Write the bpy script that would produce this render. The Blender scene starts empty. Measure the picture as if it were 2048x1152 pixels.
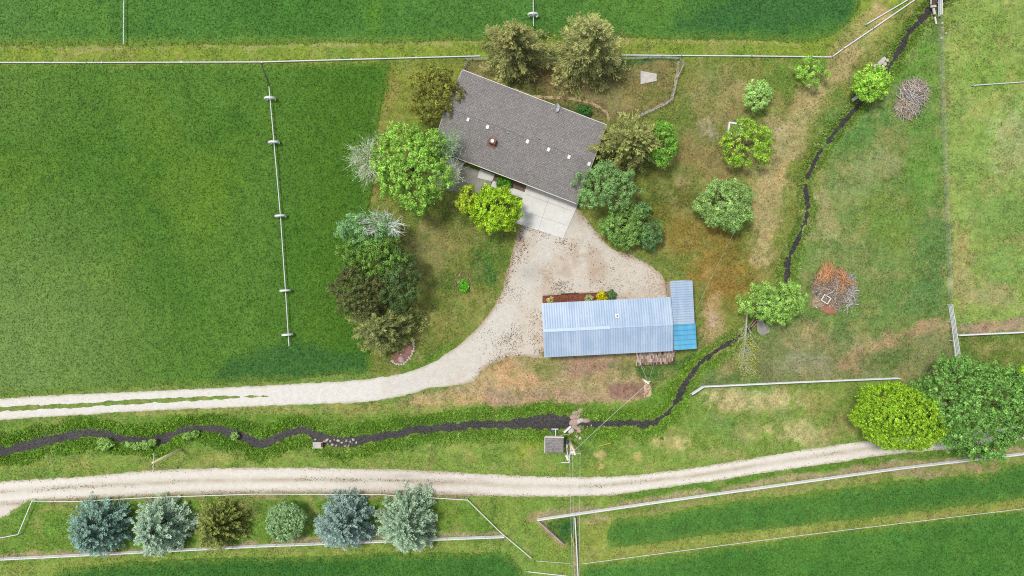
import bpy, math, random
import numpy as np
from math import radians, sin, cos, pi, sqrt

# ------------------------------------------------------------------ camera, light, exposure
H = 110.0                       # height of the camera above the ground, metres
PPM = 12.0                      # photograph pixels (2048 wide) per metre on the ground
scene = bpy.context.scene
COL = scene.collection
cam_d = bpy.data.cameras.new('camera'); cam = bpy.data.objects.new('camera', cam_d); COL.objects.link(cam)
cam.location = (0, 0, H); cam.rotation_euler = (0, 0, 0)
cam_d.sensor_width = 36.0; cam_d.lens = 36.0 * H / (2048 / PPM)
cam_d.clip_start = 1.0; cam_d.clip_end = 3000.0
scene.camera = cam

SUN_EL, SUN_AZ = 66.0, 145.0    # elevation; direction the light comes from (degrees, counter-clockwise from +x)
world = bpy.data.worlds.new('World'); scene.world = world; world.use_nodes = True
wn = world.node_tree; wn.nodes.clear()
wo = wn.nodes.new('ShaderNodeOutputWorld'); bg = wn.nodes.new('ShaderNodeBackground')
sky = wn.nodes.new('ShaderNodeTexSky'); sky.sky_type = 'NISHITA'; sky.sun_disc = False
sky.sun_elevation = radians(SUN_EL); sky.sun_rotation = radians(90 - SUN_AZ)
hs = wn.nodes.new('ShaderNodeHueSaturation'); hs.inputs['Saturation'].default_value = 0.30
wn.links.new(sky.outputs[0], hs.inputs['Color']); wn.links.new(hs.outputs[0], bg.inputs[0])
bg.inputs[1].default_value = 0.108; wn.links.new(bg.outputs[0], wo.inputs[0])
sun_d = bpy.data.lights.new('sun', 'SUN'); sun_d.energy = 1.65; sun_d.angle = radians(10); sun_d.color = (1.0, 0.95, 0.88)
sun = bpy.data.objects.new('sun', sun_d); COL.objects.link(sun)
sun.rotation_euler = (0, radians(90 - SUN_EL), radians(SUN_AZ))
sun.location = (0, 0, 60)
scene.view_settings.view_transform = 'Standard'; scene.view_settings.look = 'None'
scene.view_settings.exposure = 0.92; scene.view_settings.gamma = 1.0
scene.cycles.pixel_filter_type = 'BLACKMAN_HARRIS'; scene.cycles.filter_width = 1.1; scene.cycles.use_denoising = False

rnd = random.Random(7)
rng = np.random.default_rng(11)
K = 1.5
def lin(v):
    v = np.asarray(v, float) / 255.0
    return np.where(v <= 0.04045, v / 12.92, ((v + 0.055) / 1.055) ** 2.4)
def C(r, g, b, k=1.0):
    return lin((r, g, b)) / K * k
def W(px, py, z=0.0):
    s = (H - z) / H / PPM
    return ((px - 1024) * s, (576 - py) * s)

# ------------------------------------------------------------------ noise and distance fields (numpy)
def _h(ix, iy, s):
    n = (ix.astype(np.int64) * 374761393 + iy.astype(np.int64) * 668265263 + s * 974634777) & 0xffffffff
    n = ((n ^ (n >> 13)) * 1274126177) & 0xffffffff
    return ((n ^ (n >> 16)) & 0xffff) / 65535.0
def vn(x, y, s):
    ix = np.floor(x); iy = np.floor(y); fx = x - ix; fy = y - iy
    fx = fx * fx * (3 - 2 * fx); fy = fy * fy * (3 - 2 * fy)
    a = _h(ix, iy, s); b = _h(ix + 1, iy, s); c = _h(ix, iy + 1, s); d = _h(ix + 1, iy + 1, s)
    return (a + (b - a) * fx) * (1 - fy) + (c + (d - c) * fx) * fy
def fbm(x, y, size, s=1, octv=4):
    """noise about 0, roughly -1..1, feature size in the units of x,y"""
    t = 0; a = 1; q = 0
    for k in range(octv):
        t = t + a * (vn(x / size * 2 ** k + 17.3 * k, y / size * 2 ** k - 9.1 * k, s + 31 * k) - .5) * 2; q += a; a *= .55
    return t / q * 1.6
def sst(a, b, x):
    t = np.clip((x - a) / (b - a), 0, 1); return t * t * (3 - 2 * t)
def sd_poly(X, Y, pts):
    P = np.asarray(pts, float); d = np.full(X.shape, 1e18); ins = np.zeros(X.shape, bool)
    for i in range(len(P)):
        a = P[i]; b = P[(i + 1) % len(P)]; e = b - a; wx = X - a[0]; wy = Y - a[1]
        t = np.clip((wx * e[0] + wy * e[1]) / (e @ e + 1e-9), 0, 1)
        d = np.minimum(d, (wx - e[0] * t) ** 2 + (wy - e[1] * t) ** 2)
        c = (a[1] > Y) != (b[1] > Y)
        with np.errstate(divide='ignore', invalid='ignore'):
            xx = (b[0] - a[0]) * (Y - a[1]) / (b[1] - a[1] + 1e-12) + a[0]
        ins ^= c & (X < xx)
    d = np.sqrt(d); return np.where(ins, -d, d)
def sd_line(X, Y, pts, w=None):
    P = np.asarray(pts, float); d = np.full(X.shape, 1e9)
    for i in range(len(P) - 1):
        a = P[i]; b = P[i + 1]; e = b[:2] - a[:2]; wx = X - a[0]; wy = Y - a[1]
        t = np.clip((wx * e[0] + wy * e[1]) / (e @ e + 1e-9), 0, 1)
        hw = (a[2] + (b[2] - a[2]) * t) / 2 if P.shape[1] > 2 else (w or 0) / 2
        d = np.minimum(d, np.hypot(wx - e[0] * t, wy - e[1] * t) - hw)
    return d
def smooth(pts, n=6, closed=False):
    P = [np.asarray(p, float) for p in pts]; out = []; N = len(P)
    for i in range(N if closed else N - 1):
        if closed: p0, p1, p2, p3 = P[i - 1], P[i], P[(i + 1) % N], P[(i + 2) % N]
        else: p0, p1, p2, p3 = P[max(i - 1, 0)], P[i], P[i + 1], P[min(i + 2, N - 1)]
        for k in range(n):
            t = k / n
            out.append(.5 * ((2 * p1) + (-p0 + p2) * t + (2 * p0 - 5 * p1 + 4 * p2 - p3) * t * t + (-p0 + 3 * p1 - 3 * p2 + p3) * t ** 3))
    if not closed: out.append(P[-1])
    return [tuple(o) for o in out]

# ------------------------------------------------------------------ materials
def new_mat(name):
    m = bpy.data.materials.new(name); m.use_nodes = True; nt = m.node_tree; nt.nodes.clear()
    o = nt.nodes.new('ShaderNodeOutputMaterial'); b = nt.nodes.new('ShaderNodeBsdfPrincipled')
    nt.links.new(b.outputs[0], o.inputs[0]); return m, nt, b, o
def N(nt, t, **kw):
    n = nt.nodes.new(t)
    for k, v in kw.items(): setattr(n, k, v)
    return n
def mathn(nt, op, a, b=None, c=None):
    n = N(nt, 'ShaderNodeMath', operation=op)
    for i, v in enumerate((a, b, c)):
        if v is None: continue
        if isinstance(v, (int, float)): n.inputs[i].default_value = v
        else: nt.links.new(v, n.inputs[i])
    return n.outputs[0]
def noise(nt, vec, scale, detail=4, rough=.6, dist=0.0):
    n = N(nt, 'ShaderNodeTexNoise'); n.inputs['Scale'].default_value = scale; n.inputs['Detail'].default_value = detail
    n.inputs['Roughness'].default_value = rough; n.inputs['Distortion'].default_value = dist
    nt.links.new(vec, n.inputs['Vector']); return n.outputs[0]
def remap(nt, v, a, b, c, d):
    n = N(nt, 'ShaderNodeMapRange'); nt.links.new(v, n.inputs[0])
    for i, k in enumerate((a, b, c, d)): n.inputs[i + 1].default_value = k
    return n.outputs[0]
def mixc(nt, fac, a, b, mode='MIX'):
    n = N(nt, 'ShaderNodeMix', data_type='RGBA', blend_type=mode)
    if isinstance(fac, (int, float)): n.inputs[0].default_value = fac
    else: nt.links.new(fac, n.inputs[0])
    for i, v in ((6, a), (7, b)):
        if hasattr(v, 'links') or isinstance(v, bpy.types.NodeSocket): nt.links.new(v, n.inputs[i])
        else: n.inputs[i].default_value = (*v, 1)
    return n.outputs[2]
def scalec(nt, col, f):
    n = N(nt, 'ShaderNodeVectorMath', operation='SCALE'); nt.links.new(col, n.inputs[0])
    if isinstance(f, (int, float)): n.inputs['Scale'].default_value = f
    else: nt.links.new(f, n.inputs['Scale'])
    return n.outputs[0]
def surf(name, fine=(6, .5), mid=(1.2, .25), spk=None, spk_scale=3.5, bump=.3, rough=.95, attr=True, col=None, spec=.15, blade=None, spk_op=.75, spk_hard=9):
    """a surface whose colour comes from the mesh attribute 'Col' (alpha = how much litter lies on it) or from col"""
    m, nt, b, o = new_mat(name)
    tc = N(nt, 'ShaderNodeTexCoord').outputs['Object']
    if attr:
        at = N(nt, 'ShaderNodeAttribute', attribute_name='Col'); base = at.outputs['Color']; al = at.outputs['Alpha']
    else:
        rg = N(nt, 'ShaderNodeRGB'); rg.outputs[0].default_value = (*col, 1); base = rg.outputs[0]; al = None
    f1 = noise(nt, tc, fine[0], 3, .7); f2 = noise(nt, tc, mid[0], 4, .6)
    k1 = remap(nt, f1, .28, .72, 1 - fine[1], 1 + fine[1]); k2 = remap(nt, f2, .3, .7, 1 - mid[1], 1 + mid[1])
    c = scalec(nt, scalec(nt, base, k1), k2)
    if blade:
        f3 = noise(nt, tc, fine[0] * .8, 2, .5, 1.0)
        c = mixc(nt, remap(nt, f3, .5, .72, 0, blade[1]), c, blade[0])
    if spk is not None:
        f4 = noise(nt, tc, spk_scale, 3, .65)
        a = al if al is not None else .3
        th = mathn(nt, 'MULTIPLY_ADD', a, -.32, .78)
        e = mathn(nt, 'MULTIPLY', mathn(nt, 'SUBTRACT', f4, th), 14); e = N(nt, 'ShaderNodeClamp').inputs[0].node
        mm = mathn(nt, 'SUBTRACT', f4, th); mm = mathn(nt, 'MULTIPLY', mm, spk_hard); nt.links.new(mm, e.inputs[0])
        c = mixc(nt, mathn(nt, 'MULTIPLY', e.outputs[0], spk_op), c, spk)
    nt.links.new(c, b.inputs['Base Color']); b.inputs['Roughness'].default_value = rough
    b.inputs['Specular IOR Level'].default_value = spec
    bp = N(nt, 'ShaderNodeBump'); bp.inputs['Strength'].default_value = bump; bp.inputs['Distance'].default_value = .08
    nt.links.new(f1, bp.inputs['Height']); nt.links.new(bp.outputs[0], b.inputs['Normal'])
    return m
def plain(name, col, rough=.6, var=.12, scale=3, metal=0.0, bump=.0, spec=.4, attr=False):
    m, nt, b, o = new_mat(name)
    tc = N(nt, 'ShaderNodeTexCoord').outputs['Object']
    if attr: base = N(nt, 'ShaderNodeAttribute', attribute_name='Col').outputs['Color']
    else:
        rg = N(nt, 'ShaderNodeRGB'); rg.outputs[0].default_value = (*col, 1); base = rg.outputs[0]
    f = noise(nt, tc, scale, 5, .65)
    nt.links.new(scalec(nt, base, remap(nt, f, .3, .7, 1 - var, 1 + var)), b.inputs['Base Color'])
    b.inputs['Roughness'].default_value = rough; b.inputs['Metallic'].default_value = metal; b.inputs['Specular IOR Level'].default_value = spec
    if bump:
        bp = N(nt, 'ShaderNodeBump'); bp.inputs['Strength'].default_value = bump; bp.inputs['Distance'].default_value = .03
        nt.links.new(f, bp.inputs['Height']); nt.links.new(bp.outputs[0], b.inputs['Normal'])
    return m
def foliage(name, trans=.3, var=.25):
    m, nt, b, o = new_mat(name)
    at = N(nt, 'ShaderNodeAttribute', attribute_name='Col').outputs['Color']
    b.inputs['Roughness'].default_value = .7; b.inputs['Specular IOR Level'].default_value = .2
    nt.links.new(at, b.inputs['Base Color'])
    tr = N(nt, 'ShaderNodeBsdfTranslucent'); nt.links.new(at, tr.inputs[0])
    mx = N(nt, 'ShaderNodeMixShader'); mx.inputs[0].default_value = trans
    nt.links.new(b.outputs[0], mx.inputs[1]); nt.links.new(tr.outputs[0], mx.inputs[2]); nt.links.new(mx.outputs[0], o.inputs[0])
    return m

M = {}
M['ground'] = surf('ground_grass', (3.4, .42), (1.1, .2), spk=C(60, 95, 28), spk_scale=2.2, bump=.6, blade=(C(190, 185, 120), .35), spk_op=.45, spk_hard=6)
M['crop'] = surf('crop_canopy', (3.6, .42), (1.0, .14), bump=.9, blade=(C(120, 165, 70), .25))
M['gravel'] = surf('gravel', (4.5, .15), (1.2, .08), spk=C(172, 138, 108), spk_scale=2.6, bump=.35, spk_op=.6, spk_hard=5)
M['soil'] = surf('bare_soil', (4, .35), (1.5, .15), bump=.4)
M['leaf'] = foliage('leaf', .16); M['needle'] = foliage('needle', .08); M['blade'] = foliage('blade', .3)
M['bark'] = plain('bark', C(105, 90, 75), .9, .3, 6, bump=.6)
M['palebark'] = plain('pale_bark', C(190, 190, 178), .9, .2, 6, bump=.4)
M['white'] = plain('white_vinyl', C(238, 240, 238), .4, .06, 2)
M['pipe'] = plain('aluminium_pipe', C(238, 242, 244), .4, .08, 1.5)
M['greyrail'] = plain('weathered_rail', C(190, 178, 170), .8, .2, 3, bump=.3)
M['steel'] = plain('galvanised_steel', C(150, 158, 165), .45, .15, 3, metal=.5)
M['rubber'] = plain('black_hose', C(45, 60, 45), .6, .2, 3)
M['conc'] = plain('pale_concrete', C(230, 228, 221), .9, .09, .8, bump=.2)
M['conc2'] = plain('grey_concrete', C(158, 155, 146), .9, .2, .9, bump=.2)
M['joint'] = plain('joint_filler', C(172, 168, 160), .9, .15, 3)
M['slab'] = plain('old_white_slab', C(205, 200, 190), .9, .22, 1.6, bump=.3)
M['rock'] = plain('rock', C(205, 198, 185), .9, .2, 3, bump=.6)
M['pinkrock'] = plain('pink_rock', C(185, 160, 148), .9, .25, 3, bump=.6)
M['wood'] = plain('old_wood', C(165, 145, 122), .85, .25, 4, bump=.4)
M['polewood'] = plain('pole_wood', C(235, 222, 180, 1.3), .85, .2, 4, bump=.3)
M['darkwood'] = plain('dark_wood', C(95, 70, 60), .85, .3, 4, bump=.4)
M['siding'] = plain('tan_siding', C(205, 195, 178), .7, .06, 2)
M['trim'] = plain('white_trim', C(240, 236, 226), .5, .05, 3)
M['glass'] = plain('window_glass', (.03, .04, .05), .08, .05, 1, spec=.6)
M['brick'] = plain('brick', C(140, 100, 88), .9, .3, 5, bump=.5)
M['yellow'] = plain('yellow_guard', C(240, 200, 50), .5, .1, 3)
M['black'] = plain('black_plastic', (.01, .01, .012), .6, .1, 3)
M['hose'] = plain('green_hose', C(120, 175, 120), .5, .1, 3)
M['rope'] = plain('tan_rope', C(205, 190, 150), .8, .15, 3)
M['mulch'] = plain('red_mulch', C(140, 80, 62), .95, .5, 7, bump=.8)
M['bluegrey'] = plain('dark_motor', C(80, 100, 110), .5, .3, 6)
M['stick'] = plain('sticks', None, .85, .2, 4, attr=True)
M['wire'] = plain('wire', C(215, 218, 220), .5, .1, 2, metal=.2)

def shingles():
    m, nt, b, o = new_mat('asphalt_shingles')
    tc = N(nt, 'ShaderNodeTexCoord').outputs['Object']
    br = N(nt, 'ShaderNodeTexBrick'); nt.links.new(tc, br.inputs['Vector'])
    br.inputs['Color1'].default_value = (*C(164, 161, 158), 1); br.inputs['Color2'].default_value = (*C(146, 143, 141), 1)
    br.inputs['Mortar'].default_value = (*C(126, 120, 117), 1); br.inputs['Scale'].default_value = 1.0
    br.inputs['Mortar Size'].default_value = .035; br.inputs['Brick Width'].default_value = .34; br.inputs['Row Height'].default_value = .24
    br.offset_frequency = 2; br.inputs['Bias'].default_value = 0
    f = noise(nt, tc, 4.2, 4, .8, .3); g = noise(nt, tc, .5, 4, .6)
    c = scalec(nt, scalec(nt, br.outputs[0], remap(nt, f, .35, .65, .68, 1.32)), remap(nt, g, .3, .7, .92, 1.08))
    nt.links.new(c, b.inputs['Base Color']); b.inputs['Roughness'].default_value = .95; b.inputs['Specular IOR Level'].default_value = .15
    bp = N(nt, 'ShaderNodeBump'); bp.inputs['Strength'].default_value = .5; bp.inputs['Distance'].default_value = .04
    nt.links.new(f, bp.inputs['Height']); nt.links.new(bp.outputs[0], b.inputs['Normal'])
    return m
M['shingle'] = shingles()
def metalroof(name, c1, c2):
    m, nt, b, o = new_mat(name)
    tc = N(nt, 'ShaderNodeTexCoord').outputs['Object']
    mp = N(nt, 'ShaderNodeMapping'); nt.links.new(tc, mp.inputs[0]); mp.inputs['Scale'].default_value = (1.1, .12, .3)
    f = noise(nt, mp.outputs[0], 1.0, 5, .7); g = noise(nt, tc, .35, 5, .7)
    t = mathn(nt, 'MULTIPLY_ADD', f, .55, mathn(nt, 'MULTIPLY', g, .45))
    c = mixc(nt, remap(nt, t, .42, .58, 0, 1), c1, c2)
    nt.links.new(c, b.inputs['Base Color']); b.inputs['Roughness'].default_value = .5; b.inputs['Metallic'].default_value = .15
    return m
M['bluemetal'] = metalroof('pale_blue_metal', C(176, 200, 226), C(200, 218, 236))
M['cyanmetal'] = metalroof('cyan_metal', C(88, 180, 222), C(118, 200, 236))
M['bluemetal_lap'] = metalroof('pale_blue_metal_lap', C(154, 178, 204), C(166, 190, 216))  # darker tone for the rib sides: shading of the ribs painted into the colour
M['cyanmetal_lap'] = metalroof('cyan_metal_lap', C(58, 142, 182), C(75, 155, 195))  # same painted rib shading for the cyan sheets
def water():
    m, nt, b, o = new_mat('stream_water')
    tc = N(nt, 'ShaderNodeTexCoord').outputs['Object']
    at = N(nt, 'ShaderNodeAttribute', attribute_name='Col')
    f = noise(nt, tc, 3.0, 5, .7, .6); g = noise(nt, tc, 5.0, 4, .7, 1.2)
    c = scalec(nt, at.outputs['Color'], remap(nt, f, .35, .65, .4, 1.8))
    th = mathn(nt, 'MULTIPLY_ADD', at.outputs['Alpha'], -.5, .92)
    e = mathn(nt, 'MULTIPLY', mathn(nt, 'SUBTRACT', g, th), 10)
    cl = N(nt, 'ShaderNodeClamp'); nt.links.new(e, cl.inputs[0])
    c = mixc(nt, cl.outputs[0], c, C(215, 222, 228))
    nt.links.new(c, b.inputs['Base Color']); b.inputs['Roughness'].default_value = .25; b.inputs['IOR'].default_value = 1.33
    bp = N(nt, 'ShaderNodeBump'); bp.inputs['Strength'].default_value = .6; bp.inputs['Distance'].default_value = .08
    nt.links.new(g, bp.inputs['Height']); nt.links.new(bp.outputs[0], b.inputs['Normal'])
    return m
M['water'] = water()

# ------------------------------------------------------------------ mesh helpers
def mesh_np(name, V, F, mat, col=None, parent=None, smoothf=False):
    """V (n,3); F list of index arrays of equal-sized faces, or list of lists"""
    me = bpy.data.meshes.new(name)
    if isinstance(F, np.ndarray):
        k = F.shape[1]; V = np.ascontiguousarray(V, np.float32)
        me.vertices.add(len(V)); me.vertices.foreach_set('co', V.ravel())
        me.loops.add(F.size); me.loops.foreach_set('vertex_index', F.ravel().astype(np.int32))
        me.polygons.add(len(F)); me.polygons.foreach_set('loop_start', np.arange(0, F.size, k, dtype=np.int32))
        me.polygons.foreach_set('loop_total', np.full(len(F), k, np.int32)); me.update(calc_edges=True)
    else:
        me.from_pydata([tuple(v) for v in V], [], F); me.update()
    if col is not None:
        c = np.ones((len(V), 4), np.float32); col = np.asarray(col); c[:, :col.shape[1]] = col
        a = me.color_attributes.new(name='Col', type='FLOAT_COLOR', domain='POINT'); a.data.foreach_set('color', c.ravel())
    if smoothf: me.polygons.foreach_set('use_smooth', np.ones(len(me.polygons), bool))
    if mat is not None: me.materials.append(mat)
    o = bpy.data.objects.new(name, me); COL.objects.link(o)
    if parent is not None: o.parent = parent
    return o
def tag(o, label=None, cat=None, group=None, kind=None):
    if label: o['label'] = label
    if cat: o['category'] = cat
    if group: o['group'] = group
    if kind: o['kind'] = kind
    return o
def thing(name, label, cat, loc=(0, 0, 0), rz=0.0, group=None):
    o = bpy.data.objects.new(name, None); o.empty_display_size = .5; COL.objects.link(o)
    o.location = loc; o.rotation_euler = (0, 0, rz); return tag(o, label, cat, group)
class MB:
    def __init__(s): s.v = []; s.f = []
    def box(s, c, d, rz=0, tilt=None):
        i = len(s.v); ca, sa = cos(rz), sin(rz)
        for x in (-1, 1):
            for y in (-1, 1):
                for z in (-1, 1):
                    a, b_, e = x * d[0] / 2, y * d[1] / 2, z * d[2] / 2
                    if tilt: b_, e = b_ * cos(tilt) - e * sin(tilt), b_ * sin(tilt) + e * cos(tilt)
                    s.v.append((c[0] + a * ca - b_ * sa, c[1] + a * sa + b_ * ca, c[2] + e))
        for q in ((0, 1, 3, 2), (4, 6, 7, 5), (0, 4, 5, 1), (2, 3, 7, 6), (0, 2, 6, 4), (1, 5, 7, 3)): s.f.append([i + k for k in q])
        return s
    def tube(s, pts, r, n=6, cap=True):
        if not hasattr(r, '__len__'): r = [r] * len(pts)
        P = [np.asarray(p, float) for p in pts]; i0 = len(s.v)
        for k, p in enumerate(P):
            d = P[min(k + 1, len(P) - 1)] - P[max(k - 1, 0)]; d = d / (np.linalg.norm(d) + 1e-9)
            u = np.cross(d, (0, 0, 1)) if abs(d[2]) < .9 else np.cross(d, (1, 0, 0)); u /= np.linalg.norm(u); w = np.cross(d, u)
            for j in range(n):
                a = 2 * pi * j / n; q = p + (u * cos(a) + w * sin(a)) * r[k]; s.v.append(tuple(q))
        for k in range(len(P) - 1):
            for j in range(n):
                a = i0 + k * n + j; b_ = i0 + k * n + (j + 1) % n; s.f.append([a, b_, b_ + n, a + n])
        if cap: s.f.append([i0 + j for j in range(n)][::-1]); s.f.append([i0 + (len(P) - 1) * n + j for j in range(n)])
        return s
    def prism(s, poly, z0, z1):
        i = len(s.v); n = len(poly)
        for z in (z0, z1):
            for p in poly: s.v.append((p[0], p[1], z))
        s.f.append([i + k for k in range(n)][::-1]); s.f.append([i + n + k for k in range(n)])
        for k in range(n): s.f.append([i + k, i + (k + 1) % n, i + n + (k + 1) % n, i + n + k])
        return s
    def quad(s, *p):
        i = len(s.v); s.v += list(p); s.f.append([i + k for k in range(len(p))]); return s
    def rock(s, c, r, rz=0, seed=0):
        R = random.Random(seed); i = len(s.v); n, m = 8, 4
        for a in range(1, m):
            th = pi * a / m
            for b_ in range(n):
                ph = 2 * pi * b_ / n + rz; k = R.uniform(.82, 1.12)
                x, y, z = r[0] * sin(th) * cos(2 * pi * b_ / n) * k, r[1] * sin(th) * sin(2 * pi * b_ / n) * k, r[2] * cos(th) * R.uniform(.85, 1.1)
                s.v.append((c[0] + x * cos(rz) - y * sin(rz), c[1] + x * sin(rz) + y * cos(rz), c[2] + z))
        s.v.append((c[0], c[1], c[2] + r[2])); s.v.append((c[0], c[1], c[2] - r[2])); t = len(s.v) - 2
        for b_ in range(n):
            s.f.append([t, i + b_, i + (b_ + 1) % n]); s.f.append([t + 1, i + (m - 2) * n + (b_ + 1) % n, i + (m - 2) * n + b_])
            for a in range(m - 2): s.f.append([i + a * n + b_, i + (a + 1) * n + b_, i + (a + 1) * n + (b_ + 1) % n, i + a * n + (b_ + 1) % n])
        return s
    def build(s, name, mat, parent=None, sm=False): return mesh_np(name, s.v, s.f, mat, parent=parent, smoothf=sm)
def copy_tree(o, parent=None):
    c = o.copy(); COL.objects.link(c)
    if parent is not None: c.parent = parent
    for ch in list(o.children): copy_tree(ch, c)
    return c
def polyW(pts, z=0): return [W(p[0], p[1], z) for p in pts]

# ------------------------------------------------------------------ terrain shapes traced in photo pixels
STREAM = smooth([(-60, 906, 20), (0, 903, 20), (40, 896, 22), (80, 884, 22), (130, 874, 20), (170, 867, 18), (210, 871, 17), (250, 880, 16), (290, 881, 14), (322, 880, 22),
    (345, 868, 15), (380, 857, 13), (420, 857, 14), (455, 865, 18), (490, 876, 20), (520, 888, 20), (560, 874, 18), (598, 862, 18), (630, 872, 20), (665, 884, 22),
    (700, 884, 20), (760, 874, 18), (820, 863, 17), (880, 856, 17), (960, 850, 18), (1020, 848, 20), (1060, 846, 26), (1095, 844, 34), (1125, 846, 32), (1145, 850, 14), (1180, 848, 12),
    (1220, 849, 14), (1262, 845, 14), (1290, 850, 18), (1320, 838, 13), (1345, 815, 12), (1360, 790, 15), (1372, 765, 14), (1392, 738, 13), (1420, 712, 15), (1450, 692, 13),
    (1482, 672, 11), (1510, 648, 8), (1545, 615, 8), (1570, 588, 8), (1574, 560, 10), (1578, 520, 15), (1592, 488, 12), (1610, 448, 12), (1617, 410, 13), (1613, 370, 11),
    (1626, 330, 12), (1652, 290, 12), (1682, 250, 12), (1714, 214, 12), (1744, 176, 12), (1776, 140, 13), (1800, 100, 14), (1820, 65, 15), (1850, 30, 18), (1872, 8, 22), (1892, -12, 22), (1930, -60, 22)], 3)
SA = np.array(STREAM); SA[:, 2] *= np.interp(SA[:, 0], [1150, 1300], [.95, .8]); SA = [tuple(r) for r in SA]
def stream_sd(PX, PY): return sd_line(PX, PY, SA) / PPM          # metres, negative in the water
def gz_px(PX, PY):
    return -.38 * (1 - sst(.1, 1.7, stream_sd(PX, PY)))
CROP1 = smooth([(-900, 127), (0, 127), (520, 128), (700, 126), (778, 122), (776, 150), (766, 200), (757, 260), (750, 330), (742, 400), (738, 480), (740, 560), (738, 640), (742, 700), (735, 744), (650, 753), (560, 763), (400, 769), (200, 779), (0, 793), (-900, 835)], 3, True)
CROP2 = [(-900, -900), (1730, -900), (1728, -40), (1722, 5), (1700, 45), (1670, 72), (1600, 84), (1450, 80), (1250, 76), (1100, 80), (900, 83), (700, 86), (500, 90), (250, 92), (0, 92), (-900, 92)]
CROP3 = [(118, 1153), (135, 1138), (250, 1124), (400, 1117), (600, 1112), (800, 1108), (1000, 1104), (1020, 1112), (1038, 1132), (1052, 1160), (1052, 1700), (-900, 1700), (-400, 1230)]
CROP4 = [(1086, 1048), (1110, 1041), (1143, 1036), (1147, 1060), (1149, 1088), (1140, 1087), (1128, 1082), (1110, 1066)]
CROP5 = smooth([(1228, 1040), (1300, 1032), (1376, 1018), (1450, 1006), (1536, 994), (1620, 985), (1700, 973), (1780, 965), (1835, 959), (1852, 964), (1880, 955), (1930, 950), (1960, 952), (2000, 938), (2060, 926), (2900, 830), (2900, 900), (2060, 996), (1950, 1010), (1850, 1022), (1700, 1040), (1536, 1056), (1400, 1072), (1300, 1086), (1216, 1093)], 2, True)
CROP6 = [(1163, 1133), (1300, 1115), (1536, 1083), (1700, 1062), (1850, 1042), (2060, 1019), (2900, 920), (2900, 1700), (1163, 1700)]
DRIVE = smooth([(-900, 850), (-200, 815), (0, 797), (120, 790), (300, 782), (512, 772), (600, 767), (700, 761), (745, 757), (800, 748), (845, 734), (880, 716), (912, 694), (940, 670), (965, 645), (985, 617), (1000, 590), (1010, 560), (1020, 528), (1026, 500), (1034, 474), (1045, 450),
    (1080, 430), (1120, 410), (1145, 412), (1163, 425), (1185, 452), (1205, 478), (1235, 500), (1262, 512), (1292, 525), (1322, 548), (1334, 575), (1337, 610), (1330, 660), (1200, 680), (1086, 700), (1084, 714), (1040, 713), (1003, 720), (965, 738), (950, 762), (905, 772), (860, 776), (820, 788), (760, 800), (700, 806), (600, 809), (512, 813), (350, 819), (200, 827), (0, 840), (-200, 852), (-900, 895)], 2, True)
DSTRIP = [(-900, 872, 16), (-200, 830, 16), (0, 818, 10), (150, 811, 9), (300, 802, 9), (420, 796, 7), (512, 793, 5), (560, 791, 3), (585, 790, -3)]
ROAD = smooth([(-900, 1020), (-200, 978), (0, 963), (100, 957), (200, 950), (300, 941), (400, 937), (512, 935), (620, 936), (700, 937), (800, 939), (900, 944), (1024, 951), (1100, 953), (1180, 954), (1250, 951), (1320, 944), (1420, 931), (1536, 911), (1640, 895), (1736, 881), (1850, 868), (2050, 850), (2900, 770),
    (2900, 810), (2050, 880), (1900, 898), (1800, 907), (1736, 915), (1640, 930), (1536, 944), (1450, 959), (1380, 968), (1300, 979), (1236, 989), (1150, 993), (1024, 993), (860, 989), (700, 985), (512, 986), (340, 990), (190, 996), (70, 1000), (52, 1005), (20, 1024), (0, 1036), (-200, 1080), (-900, 1130)], 2, True)

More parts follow.
